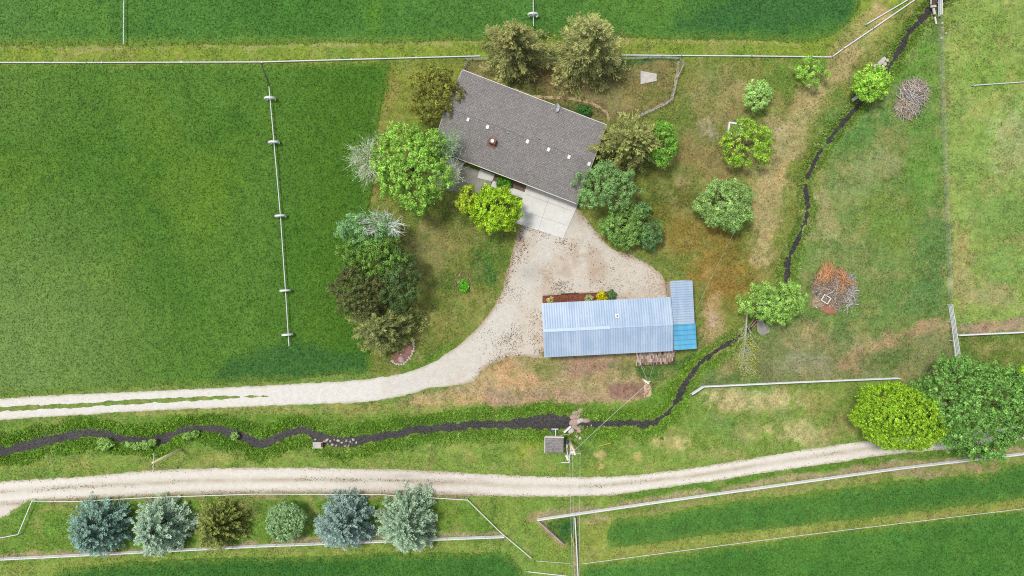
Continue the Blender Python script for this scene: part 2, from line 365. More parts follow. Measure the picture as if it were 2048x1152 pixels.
# ---- ground colour: what grows or lies there, painted as soft irregular patches (photo pixels, sRGB)
def E(cx, cy, rx, ry, c, a=1, soft=.5, rot=0, n=.5): return ('e', cx, cy, rx, ry, c, a, soft, rot, n)
def PL(pts, c, a=1, soft=8, n=6): return ('p', pts, c, a, soft, n)
def LN(pts, w, c, a=1, soft=8, n=6): return ('l', pts, w, c, a, soft, n)
PAINT = [
 # top strip and top right
 PL([(-900, 70), (1700, 70), (1900, -900), (2900, -900), (2900, 60), (1760, 60), (1660, 125), (-900, 130)], (128, 152, 55), 1, 6, 3),
 LN([(-900, 96), (0, 96), (250, 97), (600, 90), (900, 86), (1250, 80), (1450, 84), (1600, 88)], 6, (170, 165, 105), .65, 5, 6),
 # yard
 PL([(750, 122), (1665, 118), (1740, 60), (1840, 0), (1860, 0), (1800, 90), (1700, 215), (1610, 370), (1600, 440), (1565, 530), (1480, 670), (1400, 720), (1340, 740), (960, 740), (740, 760), (735, 480), (745, 360)], (124, 136, 62), 1, 6, 4),
 PL([(775, 128), (925, 130), (900, 200), (850, 260), (790, 310), (750, 400)], (128, 140, 56), 1, 8, 5),
 LN([(788, 150), (775, 230), (760, 300), (748, 400)], 14, (158, 148, 84), .6, 14, 8),
 E(830, 150, 40, 20, (140, 150, 62), .7), E(850, 270, 30, 30, (104, 130, 45), .6),
 # lower-left lawn
 PL([(830, 430), (1040, 440), (1020, 520), (985, 610), (930, 670), (850, 730), (800, 740), (740, 748), (740, 690), (820, 600)], (116, 128, 58), 1, 10, 6),
 E(860, 500, 45, 60, (150, 142, 92), .7), E(930, 470, 50, 30, (136, 134, 74), .6), E(880, 640, 40, 30, (140, 140, 70), .6), E(990, 520, 40, 40, (92, 124, 46), .8),
 E(960, 530, 25, 25, (62, 110, 42), .8), E(975, 548, 22, 18, (55, 105, 40), .8), E(895, 560, 28, 22, (84, 112, 44), .7), E(950, 610, 40, 30, (135, 135, 72), .6),
 E(930, 425, 60, 25, (88, 112, 45), .75), E(900, 700, 60, 18, (98, 134, 46), .8, rot=-.5), E(830, 728, 60, 16, (100, 138, 48), .8),
 # garden behind the house
 PL([(945, 122), (1362, 120), (1342, 205), (1268, 238), (1200, 245), (925, 140)], (126, 118, 74), 1, 8, 4),
 E(1120, 165, 90, 25, (118, 98, 66), .8), E(1300, 140, 50, 14, (140, 130, 82), .7), E(1230, 200, 60, 25, (146, 130, 92), .7), E(1290, 190, 45, 25, (136, 130, 72), .7),
 LN([(1000, 145), (1060, 190), (1120, 222)], 26, (84, 96, 46), .8, 8, 4), E(1150, 215, 40, 14, (84, 98, 46), .9, rot=.2),
 LN([(1220, 122), (1360, 121)], 10, (60, 112, 66), .85, 6, 4),
 # right yard
 PL([(1365, 120), (1660, 120), (1640, 170), (1420, 400), (1300, 520), (1320, 300), (1350, 220)], (126, 132, 66), .9, 14, 8),
 E(1375, 250, 22, 60, (90, 118, 42), .8), E(1400, 150, 60, 25, (124, 136, 62), .7), E(1440, 200, 60, 60, (158, 144, 96), .85), E(1430, 310, 70, 60, (148, 130, 84), .85),
 E(1420, 180, 25, 40, (110, 130, 58), .5), E(1530, 235, 30, 25, (98, 122, 48), .7), E(1580, 170, 50, 40, (98, 134, 50), .7), E(1610, 130, 60, 22, (106, 140, 52), .8), E(1530, 300, 60, 40, (150, 138, 90), .85),
 E(1410, 257, 22, 22, (176, 160, 132), .9, .3), E(1420, 275, 10, 14, (176, 160, 132), .8, .3), E(1365, 365, 18, 22, (160, 148, 104), .7), E(1330, 395, 30, 40, (96, 108, 46), .85), E(1310, 430, 22, 40, (70, 105, 38), .8),
 E(1350, 440, 50, 45, (122, 118, 48), .85), E(1400, 490, 80, 50, (146, 126, 58), .9), E(1450, 540, 70, 50, (152, 122, 58), .9), E(1440, 580, 55, 45, (142, 116, 54), .9), E(1470, 500, 40, 40, (126, 116, 50), .7),
 E(1345, 530, 40, 20, (112, 124, 52), .8), E(1500, 460, 40, 40, (108, 118, 50), .7), E(1370, 400, 35, 30, (98, 100, 42), .7),
 LN([(1760, 30), (1690, 110), (1640, 180), (1600, 230), (1565, 300), (1540, 380), (1525, 450), (1525, 510)], 52, (186, 168, 118), .9, 24, 12),
 LN([(1560, 250), (1535, 340)], 40, (180, 162, 118), .7, 24, 10), E(1740, 60, 40, 30, (150, 160, 75), .5),
 LN([(1395, 585), (1400, 690)], 10, (110, 130, 56), .9, 6, 3), E(1425, 650, 24, 50, (178, 158, 112), .9), E(1425, 640, 10, 14, (188, 168, 140), .8), E(1450, 690, 26, 20, (176, 160, 112), .8),
 # right of the stream
 PL([(1880, -60), (1905, 640), (1920, 770), (1780, 755), (1410, 775), (1380, 800), (1330, 800), (1400, 740), (1500, 670), (1590, 560), (1640, 410), (1660, 300), (1790, 130), (1860, 40)], (112, 140, 72), 1, 4, 3),
 E(1700, 250, 60, 60, (88, 136, 66), .8), E(1830, 120, 50, 70, (104, 150, 58), .8), E(1850, 320, 40, 90, (98, 146, 58), .8), E(1750, 330, 40, 40, (152, 160, 112), .6), E(1700, 370, 60, 50, (136, 152, 92), .6),
 E(1780, 440, 60, 60, (112, 142, 58), .8), E(1650, 450, 34, 60, (168, 166, 116), .7), E(1640, 400, 30, 60, (160, 158, 106), .55), E(1870, 520, 28, 110, (84, 128, 66), .8), E(1840, 600, 60, 40, (96, 134, 72), .7), E(1700, 530, 60, 60, (130, 146, 86), .6),
 PL([(1470, 700), (1600, 640), (1720, 660), (1900, 650), (1910, 760), (1410, 770)], (136, 140, 92), .9, 24, 14),
 LN([(1690, 720), (1760, 690), (1800, 665), (1880, 645)], 26, (182, 156, 118), .85, 14, 10), E(1700, 720, 40, 24, (170, 146, 112), .7), E(1620, 675, 26, 22, (172, 156, 116), .8), E(1580, 690, 20, 22, (166, 152, 112), .7),
 E(1680, 665, 20, 25, (92, 126, 66), .7), E(1560, 700, 30, 24, (96, 122, 66), .7), E(1770, 720, 45, 20, (88, 118, 60), .8), E(1500, 740, 60, 24, (124, 128, 82), .7), E(1610, 725, 50, 22, (150, 148, 118), .7), E(1460, 755, 40, 12, (90, 122, 60), .8),
 LN([(1622, 560), (1610, 600), (1650, 560)], 40, (120, 132, 78), .6, 16, 8),
 # pasture on the far right
 PL([(1882, -900), (2900, -900), (2900, 700), (1912, 690), (1905, 620)], (140, 166, 84), 1, 4, 2),
 E(1960, 80, 70, 90, (140, 168, 76), .7), E(1920, 80, 30, 50, (152, 174, 90), .6), E(2030, 300, 50, 70, (170, 178, 122), .7), E(1940, 300, 40, 80, (132, 164, 78), .7), E(2010, 430, 70, 60, (116, 152, 74), .7), E(2000, 540, 60, 50, (122, 156, 78), .7),
 E(1915, 500, 18, 60, (182, 172, 112), .8), E(1930, 560, 30, 40, (170, 162, 108), .7), E(1990, 590, 40, 26, (164, 160, 112), .7), E(1965, 220, 30, 20, (160, 178, 92), .6), E(2000, 150, 60, 30, (126, 162, 66), .6),
 LN([(1915, 655), (2048, 652), (2900, 645)], 24, (172, 148, 124), .95, 8, 6),
 PL([(1918, 670), (2900, 668), (2900, 800), (1925, 760)], (104, 128, 54), 1, 4, 3), E(2000, 690, 40, 12, (138, 146, 80), .7),
 LN([(1886, -60), (1889, 200), (1898, 420), (1905, 610)], 10, (146, 166, 100), .4, 8, 3),
 # below the barn
 PL([(965, 738), (1003, 716), (1085, 712), (1345, 700), (1345, 728), (1300, 740), (1305, 796), (1200, 812), (1000, 820), (760, 820), (830, 788), (950, 765)], (178, 158, 116), 1, 8, 6),
 E(1000, 732, 34, 20, (205, 165, 122), .9), E(1040, 760, 60, 16, (206, 168, 128), .85), E(1120, 790, 90, 12, (184, 154, 128), .9), E(1180, 735, 60, 20, (172, 142, 120), .95), E(1090, 735, 40, 18, (142, 142, 86), .8), E(1060, 795, 70, 10, (178, 150, 122), .8), E(1150, 770, 60, 14, (176, 158, 118), .6),
 E(1000, 795, 30, 16, (170, 142, 120), .8), E(900, 798, 60, 12, (200, 172, 122), .7), E(860, 800, 30, 10, (206, 180, 130), .6),
 PL([(1215, 768), (1302, 764), (1303, 795), (1225, 797)], (156, 126, 108), .9, 5, 4), E(1090, 755, 20, 12, (120, 130, 72), .6), E(1250, 735, 24, 20, (140, 140, 84), .8),
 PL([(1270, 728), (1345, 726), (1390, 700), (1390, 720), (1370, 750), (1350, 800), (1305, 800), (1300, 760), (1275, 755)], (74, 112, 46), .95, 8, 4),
 # between drive and ditch, ditch banks, verge
 PL([(-900, 860), (0, 842), (350, 822), (700, 808), (1000, 815), (1300, 800), (1340, 800), (1300, 840), (1000, 838), (600, 850), (200, 860), (-900, 900)], (112, 146, 56), 1, 5, 5),
 LN([(250, 826), (450, 822), (700, 818), (900, 812)], 16, (158, 156, 92), .7, 12, 10),
 LN([(-900, 905), (0, 890), (170, 856), (400, 845), (600, 850), (700, 866), (850, 845), (1000, 830), (1200, 828), (1300, 815), (1340, 780)], 34, (98, 140, 46), .95, 10, 8),
 LN([(-900, 925), (0, 915), (120, 895), (250, 893), (420, 875), (560, 890)], 26, (100, 142, 52), .95, 10, 8), LN([(780, 885), (900, 875), (1000, 868)], 16, (98, 138, 48), .9, 8, 5),
 PL([(-900, 960), (0, 925), (300, 905), (700, 900), (1080, 876), (1150, 866), (1380, 800), (1410, 778), (1790, 760), (1810, 880), (1640, 898), (1420, 934), (1180, 957), (700, 940), (400, 940), (-900, 1000)], (124, 152, 66), 1, 5, 4),
 LN([(0, 932), (400, 915), (700, 912)], 12, (144, 160, 74), .5, 8, 6), E(1060, 890, 30, 30, (142, 162, 58), .7), E(1200, 900, 50, 30, (100, 140, 50), .7), E(1300, 880, 60, 30, (104, 142, 58), .6),
 E(1340, 885, 30, 16, (206, 192, 132), .8), E(1460, 800, 50, 26, (206, 190, 140), .85), E(1540, 800, 60, 24, (200, 188, 136), .8), E(1600, 860, 50, 24, (204, 190, 136), .75), E(1640, 800, 40, 24, (160, 160, 92), .7), E(1450, 850, 40, 24, (110, 146, 72), .8), E(1680, 840, 30, 30, (146, 150, 80), .8),
 E(1560, 830, 40, 16, (112, 144, 72), .7), E(1430, 910, 60, 12, (176, 170, 104), .5), E(1640, 870, 30, 20, (182, 172, 118), .7), E(1250, 930, 100, 14, (138, 158, 72), .5),
 E(1490, 870, 30, 20, (176, 172, 112), .6), E(1280, 915, 8, 8, (190, 180, 110), .8), E(1205, 908, 10, 8, (195, 180, 120), .8), E(1203, 930, 8, 8, (190, 175, 115), .8),
 # below the road
 PL([(-900, 1120), (0, 1038), (60, 1000), (900, 992), (1150, 995), (1240, 992), (1540, 946), (2048, 884), (2900, 800), (2900, 1700), (-900, 1700)], (122, 152, 64), 1, 4, 3),
 PL([(0, 1045), (60, 1003), (935, 1000), (1000, 1065), (0, 1110), (-400, 1130)], (104, 142, 52), 1, 5, 4), LN([(80, 1020), (180, 1018)], 8, (150, 160, 86), .6, 5, 4), E(480, 1020, 60, 20, (108, 124, 60), .7), E(520, 1015, 40, 12, (88, 126, 50), .7),
 LN([(100, 1000), (500, 985), (860, 990), (930, 996)], 12, (160, 146, 110), .75, 8, 8), LN([(0, 1114), (500, 1088), (1000, 1066)], 9, (176, 156, 128), .85, 4, 4),
 LN([(0, 1140), (500, 1108), (980, 1090)], 14, (144, 158, 76), .6, 8, 5), LN([(1060, 1000), (1100, 1060), (1130, 1130)], 50, (128, 156, 64), .7, 20, 8), E(900, 1040, 40, 26, (122, 148, 56), .6),
 LN([(1240, 994), (1540, 950), (1740, 922), (2048, 888)], 16, (86, 134, 42), .85, 6, 4),
 LN([(1080, 1032), (1540, 966), (1800, 930), (2048, 900), (2900, 790)], 12, (174, 156, 126), .85, 4, 4), LN([(1060, 1036), (1075, 1032), (1100, 1062), (1130, 1092)], 12, (184, 152, 124), .8, 4, 4),
 LN([(1240, 1040), (1540, 982), (1800, 945), (2048, 912)], 20, (152, 150, 92), .6, 10, 8), E(1850, 950, 80, 12, (166, 148, 112), .8, rot=.15), E(1960, 935, 60, 12, (162, 144, 106), .8, rot=.15),
 PL([(1160, 1045), (1225, 1040), (1215, 1095), (1540, 1060), (2048, 1000), (2900, 900), (2900, 925), (2048, 1018), (1540, 1082), (1160, 1130)], (144, 154, 72), .9, 4, 3), E(1180, 1040, 20, 8, (176, 162, 112), .7), E(1210, 1030, 16, 6, (190, 168, 128), .7),
 LN([(1150, 1040), (1155, 1160)], 7, (168, 142, 118), .7, 4, 3), E(1190, 1090, 30, 30, (134, 156, 62), .6),
]
def ground_color(PX, PY):
    n1 = fbm(PX, PY, 60, 3, 5); n2 = fbm(PX, PY, 60, 9, 5); n3 = fbm(PX, PY, 26, 21, 5) + .7 * fbm(PX, PY, 7, 22, 3)
    wx = PX + n1 * 7; wy = PY + n2 * 7
    col = np.empty(PX.shape + (3,)); col[...] = C(118, 145, 66)
    for p in PAINT:
        if p[0] == 'e':
            _, cx, cy, rx, ry, c, a, soft, rot, n = p
            dx = wx - cx; dy = wy - cy; u = dx * cos(rot) + dy * sin(rot); v = -dx * sin(rot) + dy * cos(rot)
            m = (np.abs(u) < rx * 1.9) & (np.abs(v) < ry * 1.9)
            if not m.any(): continue
            d = np.hypot(u[m] / rx, v[m] / ry) + n * n3[m]
            al = a * (1 - sst(1 - soft * .9, 1 + soft * .7, d))
        else:
            if p[0] == 'p': _, pts, c, a, soft, n = p; hw = 0
            else: _, pts, w, c, a, soft, n = p; hw = w
            q = np.array(pts, float)[:, :2]; mg = 30 + hw
            m = (wx > q[:, 0].min() - mg) & (wx < q[:, 0].max() + mg) & (wy > q[:, 1].min() - mg) & (wy < q[:, 1].max() + mg)
            if not m.any(): continue
            d = sd_poly(PX[m] + n1[m] * n * .5, PY[m] + n2[m] * n * .5, pts) if p[0] == 'p' else sd_line(wx[m], wy[m], pts, w)
            al = a * (1 - sst(-soft / 2, soft / 2, d + n * n3[m]))
        col[m] = col[m] * (1 - al[:, None]) + C(*c) * al[:, None]
    m1 = fbm(PX, PY, 24, 78, 5); m2 = fbm(PX, PY, 17, 79, 4)
    k = (sst(.05, .9, m1) * .38)[..., None]; col = col + (C(172, 160, 104) - col) * k
    k = (sst(.05, .9, m2) * .42)[..., None]; col = col + (C(88, 124, 42) - col) * k
    v = 1 + .17 * fbm(PX, PY, 11, 77, 4) + .06 * n1
    col = col * v[..., None]
    col[..., 0] *= 1 + .08 * fbm(PX, PY, 34, 5, 3); 
    a = np.clip(.35 + .4 * fbm(PX, PY, 40, 55, 4), 0, 1)
    lush = sst(60, 90, PX) * 0
    return np.concatenate([col, a[..., None]], -1)

# ---- the ground: one sheet, fine where the photograph looks, out to the horizon
def axis(lo, hi, step, far):
    mid = np.arange(lo, hi + step / 2, step); ext = [step * 4, 6, 20, 60, 150, 300, far]
    return np.concatenate([lo - np.array(ext[::-1]), mid, hi + np.array(ext)])
gx = axis(-96, 96, .3, 1500); gy = axis(-56, 56, .3, 1500)
GX, GY = np.meshgrid(gx, gy); GPX = GX * PPM + 1024; GPY = 576 - GY * PPM
GZ = gz_px(GPX, GPY) + .03 * fbm(GPX, GPY, 30, 40, 3) * 0
nx, ny = len(gx), len(gy)
idx = np.arange(nx * ny).reshape(ny, nx)
F = np.stack([idx[:-1, :-1], idx[:-1, 1:], idx[1:, 1:], idx[1:, :-1]], -1).reshape(-1, 4)
gc = ground_color(GPX, GPY).reshape(-1, 4)
g = mesh_np('ground', np.stack([GX, GY, GZ], -1).reshape(-1, 3), F, M['ground'], gc, smoothf=True); tag(g, kind='structure')

def sheet(name, f, box, step, z, colf, mat, kind='structure', zf=None, extra=None):
    """marching-squares sheet where f(px,py) < 0 (f in metres)"""
    x0, y0 = W(box[0], box[3]); x1, y1 = W(box[2], box[1])
    xs = np.arange(x0, x1 + step, step); ys = np.arange(y0, y1 + step, step)
    X, Y = np.meshgrid(xs, ys); Fv = f(X * PPM + 1024, 576 - Y * PPM); ins = Fv < 0
    V = []; ni = -np.ones(X.shape, int); k = ins.sum(); ni[ins] = np.arange(k); V.append(np.stack([X[ins], Y[ins]], -1))
    hm = ins[:, :-1] != ins[:, 1:]; hi = -np.ones(hm.shape, int); hi[hm] = k + np.arange(hm.sum()); k += hm.sum()
    t = (Fv[:, :-1] / (Fv[:, :-1] - Fv[:, 1:] + 1e-12))[hm]; V.append(np.stack([X[:, :-1][hm] + t * step, Y[:, :-1][hm]], -1))
    vm = ins[:-1] != ins[1:]; vi = -np.ones(vm.shape, int); vi[vm] = k + np.arange(vm.sum())
    t = (Fv[:-1] / (Fv[:-1] - Fv[1:] + 1e-12))[vm]; V.append(np.stack([X[:-1][vm], Y[:-1][vm] + t * step], -1))
    V = np.concatenate(V); cnt = ins[:-1, :-1].astype(int) + ins[:-1, 1:] + ins[1:, :-1] + ins[1:, 1:]
    fl = cnt == 4
    Q = np.stack([ni[:-1, :-1][fl], ni[:-1, 1:][fl], ni[1:, 1:][fl], ni[1:, :-1][fl]], -1).tolist()
    for j, i in zip(*np.nonzero((cnt > 0) & (cnt < 4))):
        poly = []
        for (cj, ci), e in (((j, i), hi[j, i]), ((j, i + 1), vi[j, i + 1]), ((j + 1, i + 1), hi[j + 1, i]), ((j + 1, i), vi[j, i])):
            if ins[cj, ci]: poly.append(int(ni[cj, ci]))
            if e >= 0: poly.append(int(e))
        if len(poly) > 2: Q.append(poly)
    px = V[:, 0] * PPM + 1024; py = 576 - V[:, 1] * PPM
    zz = np.full(len(V), z) if zf is None else zf(px, py)
    o = mesh_np(name, np.column_stack([V, zz]), Q, mat, colf(px, py), smoothf=True)
    return tag(o, kind=kind)

# ---- gravel
def f_drive(px, py):
    d = sd_poly(px, py, DRIVE); s = sd_line(px, py, DSTRIP)
    n = fbm(px, py, 9, 61, 3) * 1.5 + fbm(px, py, 4, 62, 2) * .7 + fbm(px, py, 45, 63, 3) * 4 * sst(930, 1020, px)
    return np.maximum(d + n, -(s + fbm(px, py, 12, 67, 4) * 2.2 + sst(440, 585, px) * 2)) / PPM
def c_drive(px, py):
    n = fbm(px, py, 50, 12, 5); c = np.empty((len(px), 4)); yard = sst(800, 1010, px)
    c[:, :3] = C(230, 226, 217) * (1 - yard[:, None]) + C(216, 208, 194) * yard[:, None]
    tan = sst(.0, .7, n + .3 * fbm(px, py, 18, 14, 3)) * yard; c[:, :3] = c[:, :3] * (1 - .5 * tan[:, None]) + C(196, 176, 152) * .5 * tan[:, None]
    tr = sd_line(px, py, [(780, 778), (880, 745), (960, 690), (1010, 630), (1050, 570), (1070, 520), (1100, 470)], 30)
    k = (1 - sst(-10, 22, tr + 8 * fbm(px, py, 30, 88, 3))) * .75; c[:, :3] = c[:, :3] * (1 - k[:, None]) + C(218, 213, 202) * k[:, None]
    e = sst(-9, 1, sd_poly(px, py, DRIVE)) * sst(850, 950, px); c[:, :3] = c[:, :3] * (1 - .6 * e[:, None]) + C(168, 136, 104) * .6 * e[:, None]
    dk = np.exp(-((px - 1062) / 22) ** 2 - ((py - 545) / 18) ** 2) + np.exp(-((px - 1130) / 50) ** 2 - ((py - 430) / 20) ** 2); c[:, :3] *= (1 - .2 * np.clip(dk, 0, 1))[:, None]
    e2 = (sst(-4.5, 1, sd_poly(px, py, DRIVE) + 2 * fbm(px, py, 12, 18, 3)) * .6 * (1 - yard))[:, None]; c[:, :3] = c[:, :3] * (1 - e2) + C(164, 156, 112) * e2
    ru = (sst(.15, .75, fbm(px, py, 34, 46, 5)) * sst(1040, 1120, px) * .35)[:, None]; c[:, :3] = c[:, :3] * (1 - ru) + C(176, 140, 106) * ru
    c[:, 3] = np.clip(yard * (.5 + .8 * fbm(px, py, 60, 45, 4) - .5 * k) + .5 * e, 0, 1) + .1
    return c
sheet('driveway', f_drive, (-260, 395, 1345, 880), .25, .012, c_drive, M['gravel'])
def f_road(px, py): return (sd_poly(px, py, ROAD) + fbm(px, py, 9, 71, 3) * 1.5 + fbm(px, py, 4, 72, 2) * .7) / PPM
ROADC = [(0, 985), (200, 972), (400, 962), (600, 960), (860, 963), (1024, 972), (1180, 974), (1300, 963), (1420, 948), (1536, 928), (1736, 898), (2048, 866)]
def c_road(px, py):
    c = np.empty((len(px), 4)); c[:, :3] = C(226, 219, 206); yc = np.interp(px, [p[0] for p in ROADC], [p[1] for p in ROADC]); off = py - yc
    n = fbm(px / 5, py, 8, 15, 4)
    for o, w, col, a in ((-14, 8, (236, 230, 218), .9), (12, 7, (236, 230, 218), .9), (-1, 4, (178, 164, 130), .45), (24, 5, (176, 158, 138), .6)):
        k = np.exp(-((off - o) / w) ** 2) * np.clip(a + .35 * n, 0, 1); c[:, :3] = c[:, :3] * (1 - k[:, None]) + C(*col) * k[:, None]
    mid = np.exp(-((off + 1) / 4.5) ** 2) * np.clip(.25 + 1.2 * fbm(px, py * 3, 90, 16, 3), 0, 1); c[:, 3] = np.clip(mid * 1.1, 0, 1)
    e = (sst(-5, 1, sd_poly(px, py, ROAD) + 2 * fbm(px, py, 12, 17, 3)) * .65)[:, None]; c[:, :3] = c[:, :3] * (1 - e) + C(160, 152, 108) * e
    b = np.exp(-((px - 860) / 160) ** 2) * .25 * (1 + n); c[:, :3] = c[:, :3] * (1 - b[:, None]) + C(168, 148, 132) * b[:, None]
    return c
M['roadgravel'] = surf('road_gravel', (4.5, .12), (1.2, .07), spk=C(118, 128, 66), spk_scale=4.0, bump=.3)
sheet('gravel_road', f_road, (-260, 760, 2330, 1160), .25, .012, c_road, M['roadgravel'])

# ---- stream
def c_water(px, py):
    c = np.empty((len(px), 4)); c[:, :3] = C(62, 59, 58); c[:, :3] *= (1 + .2 * fbm(px, py, 20, 4, 4))[:, None]
    foam = .05 + 0 * px
    for cx, cy, r, a in ((680, 886, 26, .55), (705, 885, 16, .4), (1232, 848, 8, .6), (1350, 808, 12, .55), (1365, 775, 10, .3), (25, 897, 14, .35), (1180, 846, 14, .5), (1870, 2, 14, .4), (1245, 850, 10, .3), (345, 870, 8, .2), (100, 880, 30, .12), (1400, 730, 30, .15)):
        foam = foam + a * np.exp(-((px - cx) ** 2 + (py - cy) ** 2) / r ** 2)
    c[:, 3] = foam; return c
sheet('stream', lambda px, py: stream_sd(px, py) + .42 * fbm(px, py, 10, 91, 4) + .02, (-260, -160, 1960, 930), .2, -.3, c_water, M['water'])

# ---- crops: a rough canopy sheet with blades standing through it, one object per field
def blades(px, py, z, L, Wd, col, var=.22, up=.8, dirn=None):
    """leaf-like diamonds; returns V, F, C"""
    n = len(px); x = (px - 1024) / PPM; y = (576 - py) / PPM
    th = rng.uniform(0, 2 * pi, n) if dirn is None else dirn + rng.normal(0, .5, n); el = rng.uniform(.1, up, n)
    a = np.stack([np.cos(th) * np.cos(el), np.sin(th) * np.cos(el), np.sin(el)], -1)
    b = np.stack([-np.sin(th), np.cos(th), rng.normal(0, .3, n)], -1); b /= np.linalg.norm(b, axis=1)[:, None]
    l = (L * rng.uniform(.6, 1.3, n))[:, None]; w = (Wd * rng.uniform(.6, 1.3, n))[:, None]
    p = np.stack([x, y, z], -1)
    V = np.stack([p, p + a * l * .5 + b * w * .5, p + a * l, p + a * l * .5 - b * w * .5], 1).reshape(-1, 3)
    F = np.arange(4 * n).reshape(n, 4); c = np.repeat(col * np.clip(1 + rng.normal(0, var, (n, 1)), .7, 2.2), 4, axis=0)
    return V, F, np.clip(c, .002, 1)
def lush(px, py, pal, s):
    """mix of colours over a field"""
    c = np.empty((len(px), 3)); c[:] = C(*pal[0]); a = fbm(px, py, 160, s, 4); b = fbm(px, py, 110, s + 7, 4)
    c = c + (C(*pal[1]) - c) * (sst(-.1, .8, a) * .7)[:, None]; c = c + (C(*pal[2]) - c) * (sst(.0, .8, b) * .5)[:, None]
    return c * (1 + .12 * fbm(px, py, 16, s + 3, 4))[:, None]
def c_crop1(px, py):
    c = lush(px, py, ((82, 130, 50), (66, 118, 38), (96, 140, 46)), 5)
    k = sst(420, 40, px) * sst(300, 700, py) * .7; c = c + (C(118, 154, 88) - c) * k[:, None]
    k = sst(350, 100, px) * sst(400, 130, py) * .35; c = c + (C(104, 145, 66) - c) * k[:, None]
    k = sst(480, 700, px) * .65; c = c + (C(62, 112, 30) - c) * k[:, None]
    k = np.exp(-((px - 400) / 60) ** 2 - ((py - 430) / 90) ** 2) * .25; c = c + (C(104, 146, 34) - c) * k[:, None]
    d = sd_poly(px, py, [(415, 762), (470, 715), (540, 692), (600, 680), (660, 700), (735, 708), (745, 760)]); k = 1 - sst(-14, 14, d + 8 * fbm(px, py, 30, 6, 4)); c = c + (C(54, 106, 54) - c) * (k * .75)[:, None]
    k = np.exp(-((py - 772 + (px - 500) * .03) / 9) ** 2) * .6; c = c + (C(108, 150, 62) - c) * k[:, None]
    return c
def c_crop2(px, py):
    c = lush(px, py, ((76, 130, 56), (64, 122, 46), (90, 140, 58)), 25)
    d = sd_poly(px, py, [(1340, 60), (1380, 15), (1500, -10), (1640, -20), (1720, 0), (1690, 40), (1560, 70), (1420, 70)]); k = 1 - sst(-20, 20, d + 12 * fbm(px, py, 30, 8, 4)); c = c + (C(52, 108, 58) - c) * (k * .75)[:, None]
    k = np.exp(-((px - 750) / 14) ** 2 - ((py - 30) / 40) ** 2) * .5; c = c + (C(96, 152, 40) - c) * k[:, None]
    k = sst(150, 0, px) * .3; c = c + (C(92, 138, 74) - c) * k[:, None]
    k = sst(68, 90, py + 3 * fbm(px, py, 20, 28, 3)) * .6; c = c + (C(112, 150, 62) - c) * k[:, None]
    return c
def mkcol(pal, s): return lambda px, py: lush(px, py, pal, s)
CT = np.array([1.25, 1.04, 1.0])
def crop(poly, box, label, colf, dens=15, seed=1, L=.46, view=(-60, -60, 2108, 1212)):
    f = lambda px, py: (sd_poly(px, py, poly) + fbm(px, py, 9, seed, 3) * 2.4 + fbm(px, py, 60, seed + 3, 3) * 3) / PPM
    raw = colf; colf = lambda px, py: (lambda c, k: c + (C(112, 148, 62) - c) * k[:, None])(raw(px, py), sst(1.3, 0, -f(px, py) + .5 * fbm(px, py, 16, seed + 9, 3)) * .55)
    x0, y0, x1, y1 = max(box[0], view[0]), max(box[1], view[1]), min(box[2], view[2]), min(box[3], view[3])
    hgt = lambda px, py: .015 + .24 * sst(0, .5, -f(px, py)) + .04 * fbm(px, py, 5, seed + 5, 2) * sst(.1, .6, -f(px, py))
    cc = lambda px, py: np.column_stack([colf(px, py) * CT, np.zeros(len(px))])
    o = sheet('crop_field', f, box, .45, 0, cc, M['crop'], 'stuff', zf=hgt)
    tag(o, label, 'crop')
    n = int((x1 - x0) * (y1 - y0) / 144 * dens * 1.5); px = rng.uniform(x0, x1, n); py = rng.uniform(y0, y1, n)
    m = f(px, py) < -.05; px = px[m]; py = py[m]
    V, Fq, c = blades(px, py, hgt(px, py) - .06, L, .13, colf(px, py) * CT * 1.15, .3, .65)
    # join the blades into the field's own mesh
    me = o.data; nv = len(me.vertices)
    b = mesh_np('crop_blades', V, Fq, M['blade'], c)
    with bpy.context.temp_override(active_object=o, selected_editable_objects=[o, b], selected_objects=[o, b], object=o):
        bpy.ops.object.join()
    return o
crop(CROP1, (-260, 100, 800, 860), 'broad green crop field crossed by the long wheel line left of the house', c_crop1, 15, 1)
crop(CROP2, (-260, -160, 1760, 110), 'green crop field along the top edge beyond the long white pipe', c_crop2, 15, 2)
crop(CROP3, (-260, 1090, 1070, 1400), 'dark green crop below the white rail fence of the spruce row', mkcol(((62, 118, 48), (52, 108, 42), (76, 130, 54)), 35), 16, 3)
crop(CROP4, (1070, 1020, 1160, 1100), 'small triangle of tall dark grass inside the corner of the white fence', mkcol(((52, 104, 54), (46, 96, 42), (64, 120, 56)), 45), 22, 4, .5)
crop(CROP5, (1200, 800, 2330, 1110), 'tapering strip of green crop just below the long white rail fence', mkcol(((70, 126, 54), (60, 116, 50), (84, 136, 58)), 55), 16, 5)
crop(CROP6, (1150, 960, 2330, 1400), 'wide green crop field filling the lower right corner', mkcol(((72, 130, 56), (62, 120, 46), (84, 138, 56)), 65), 16, 6)

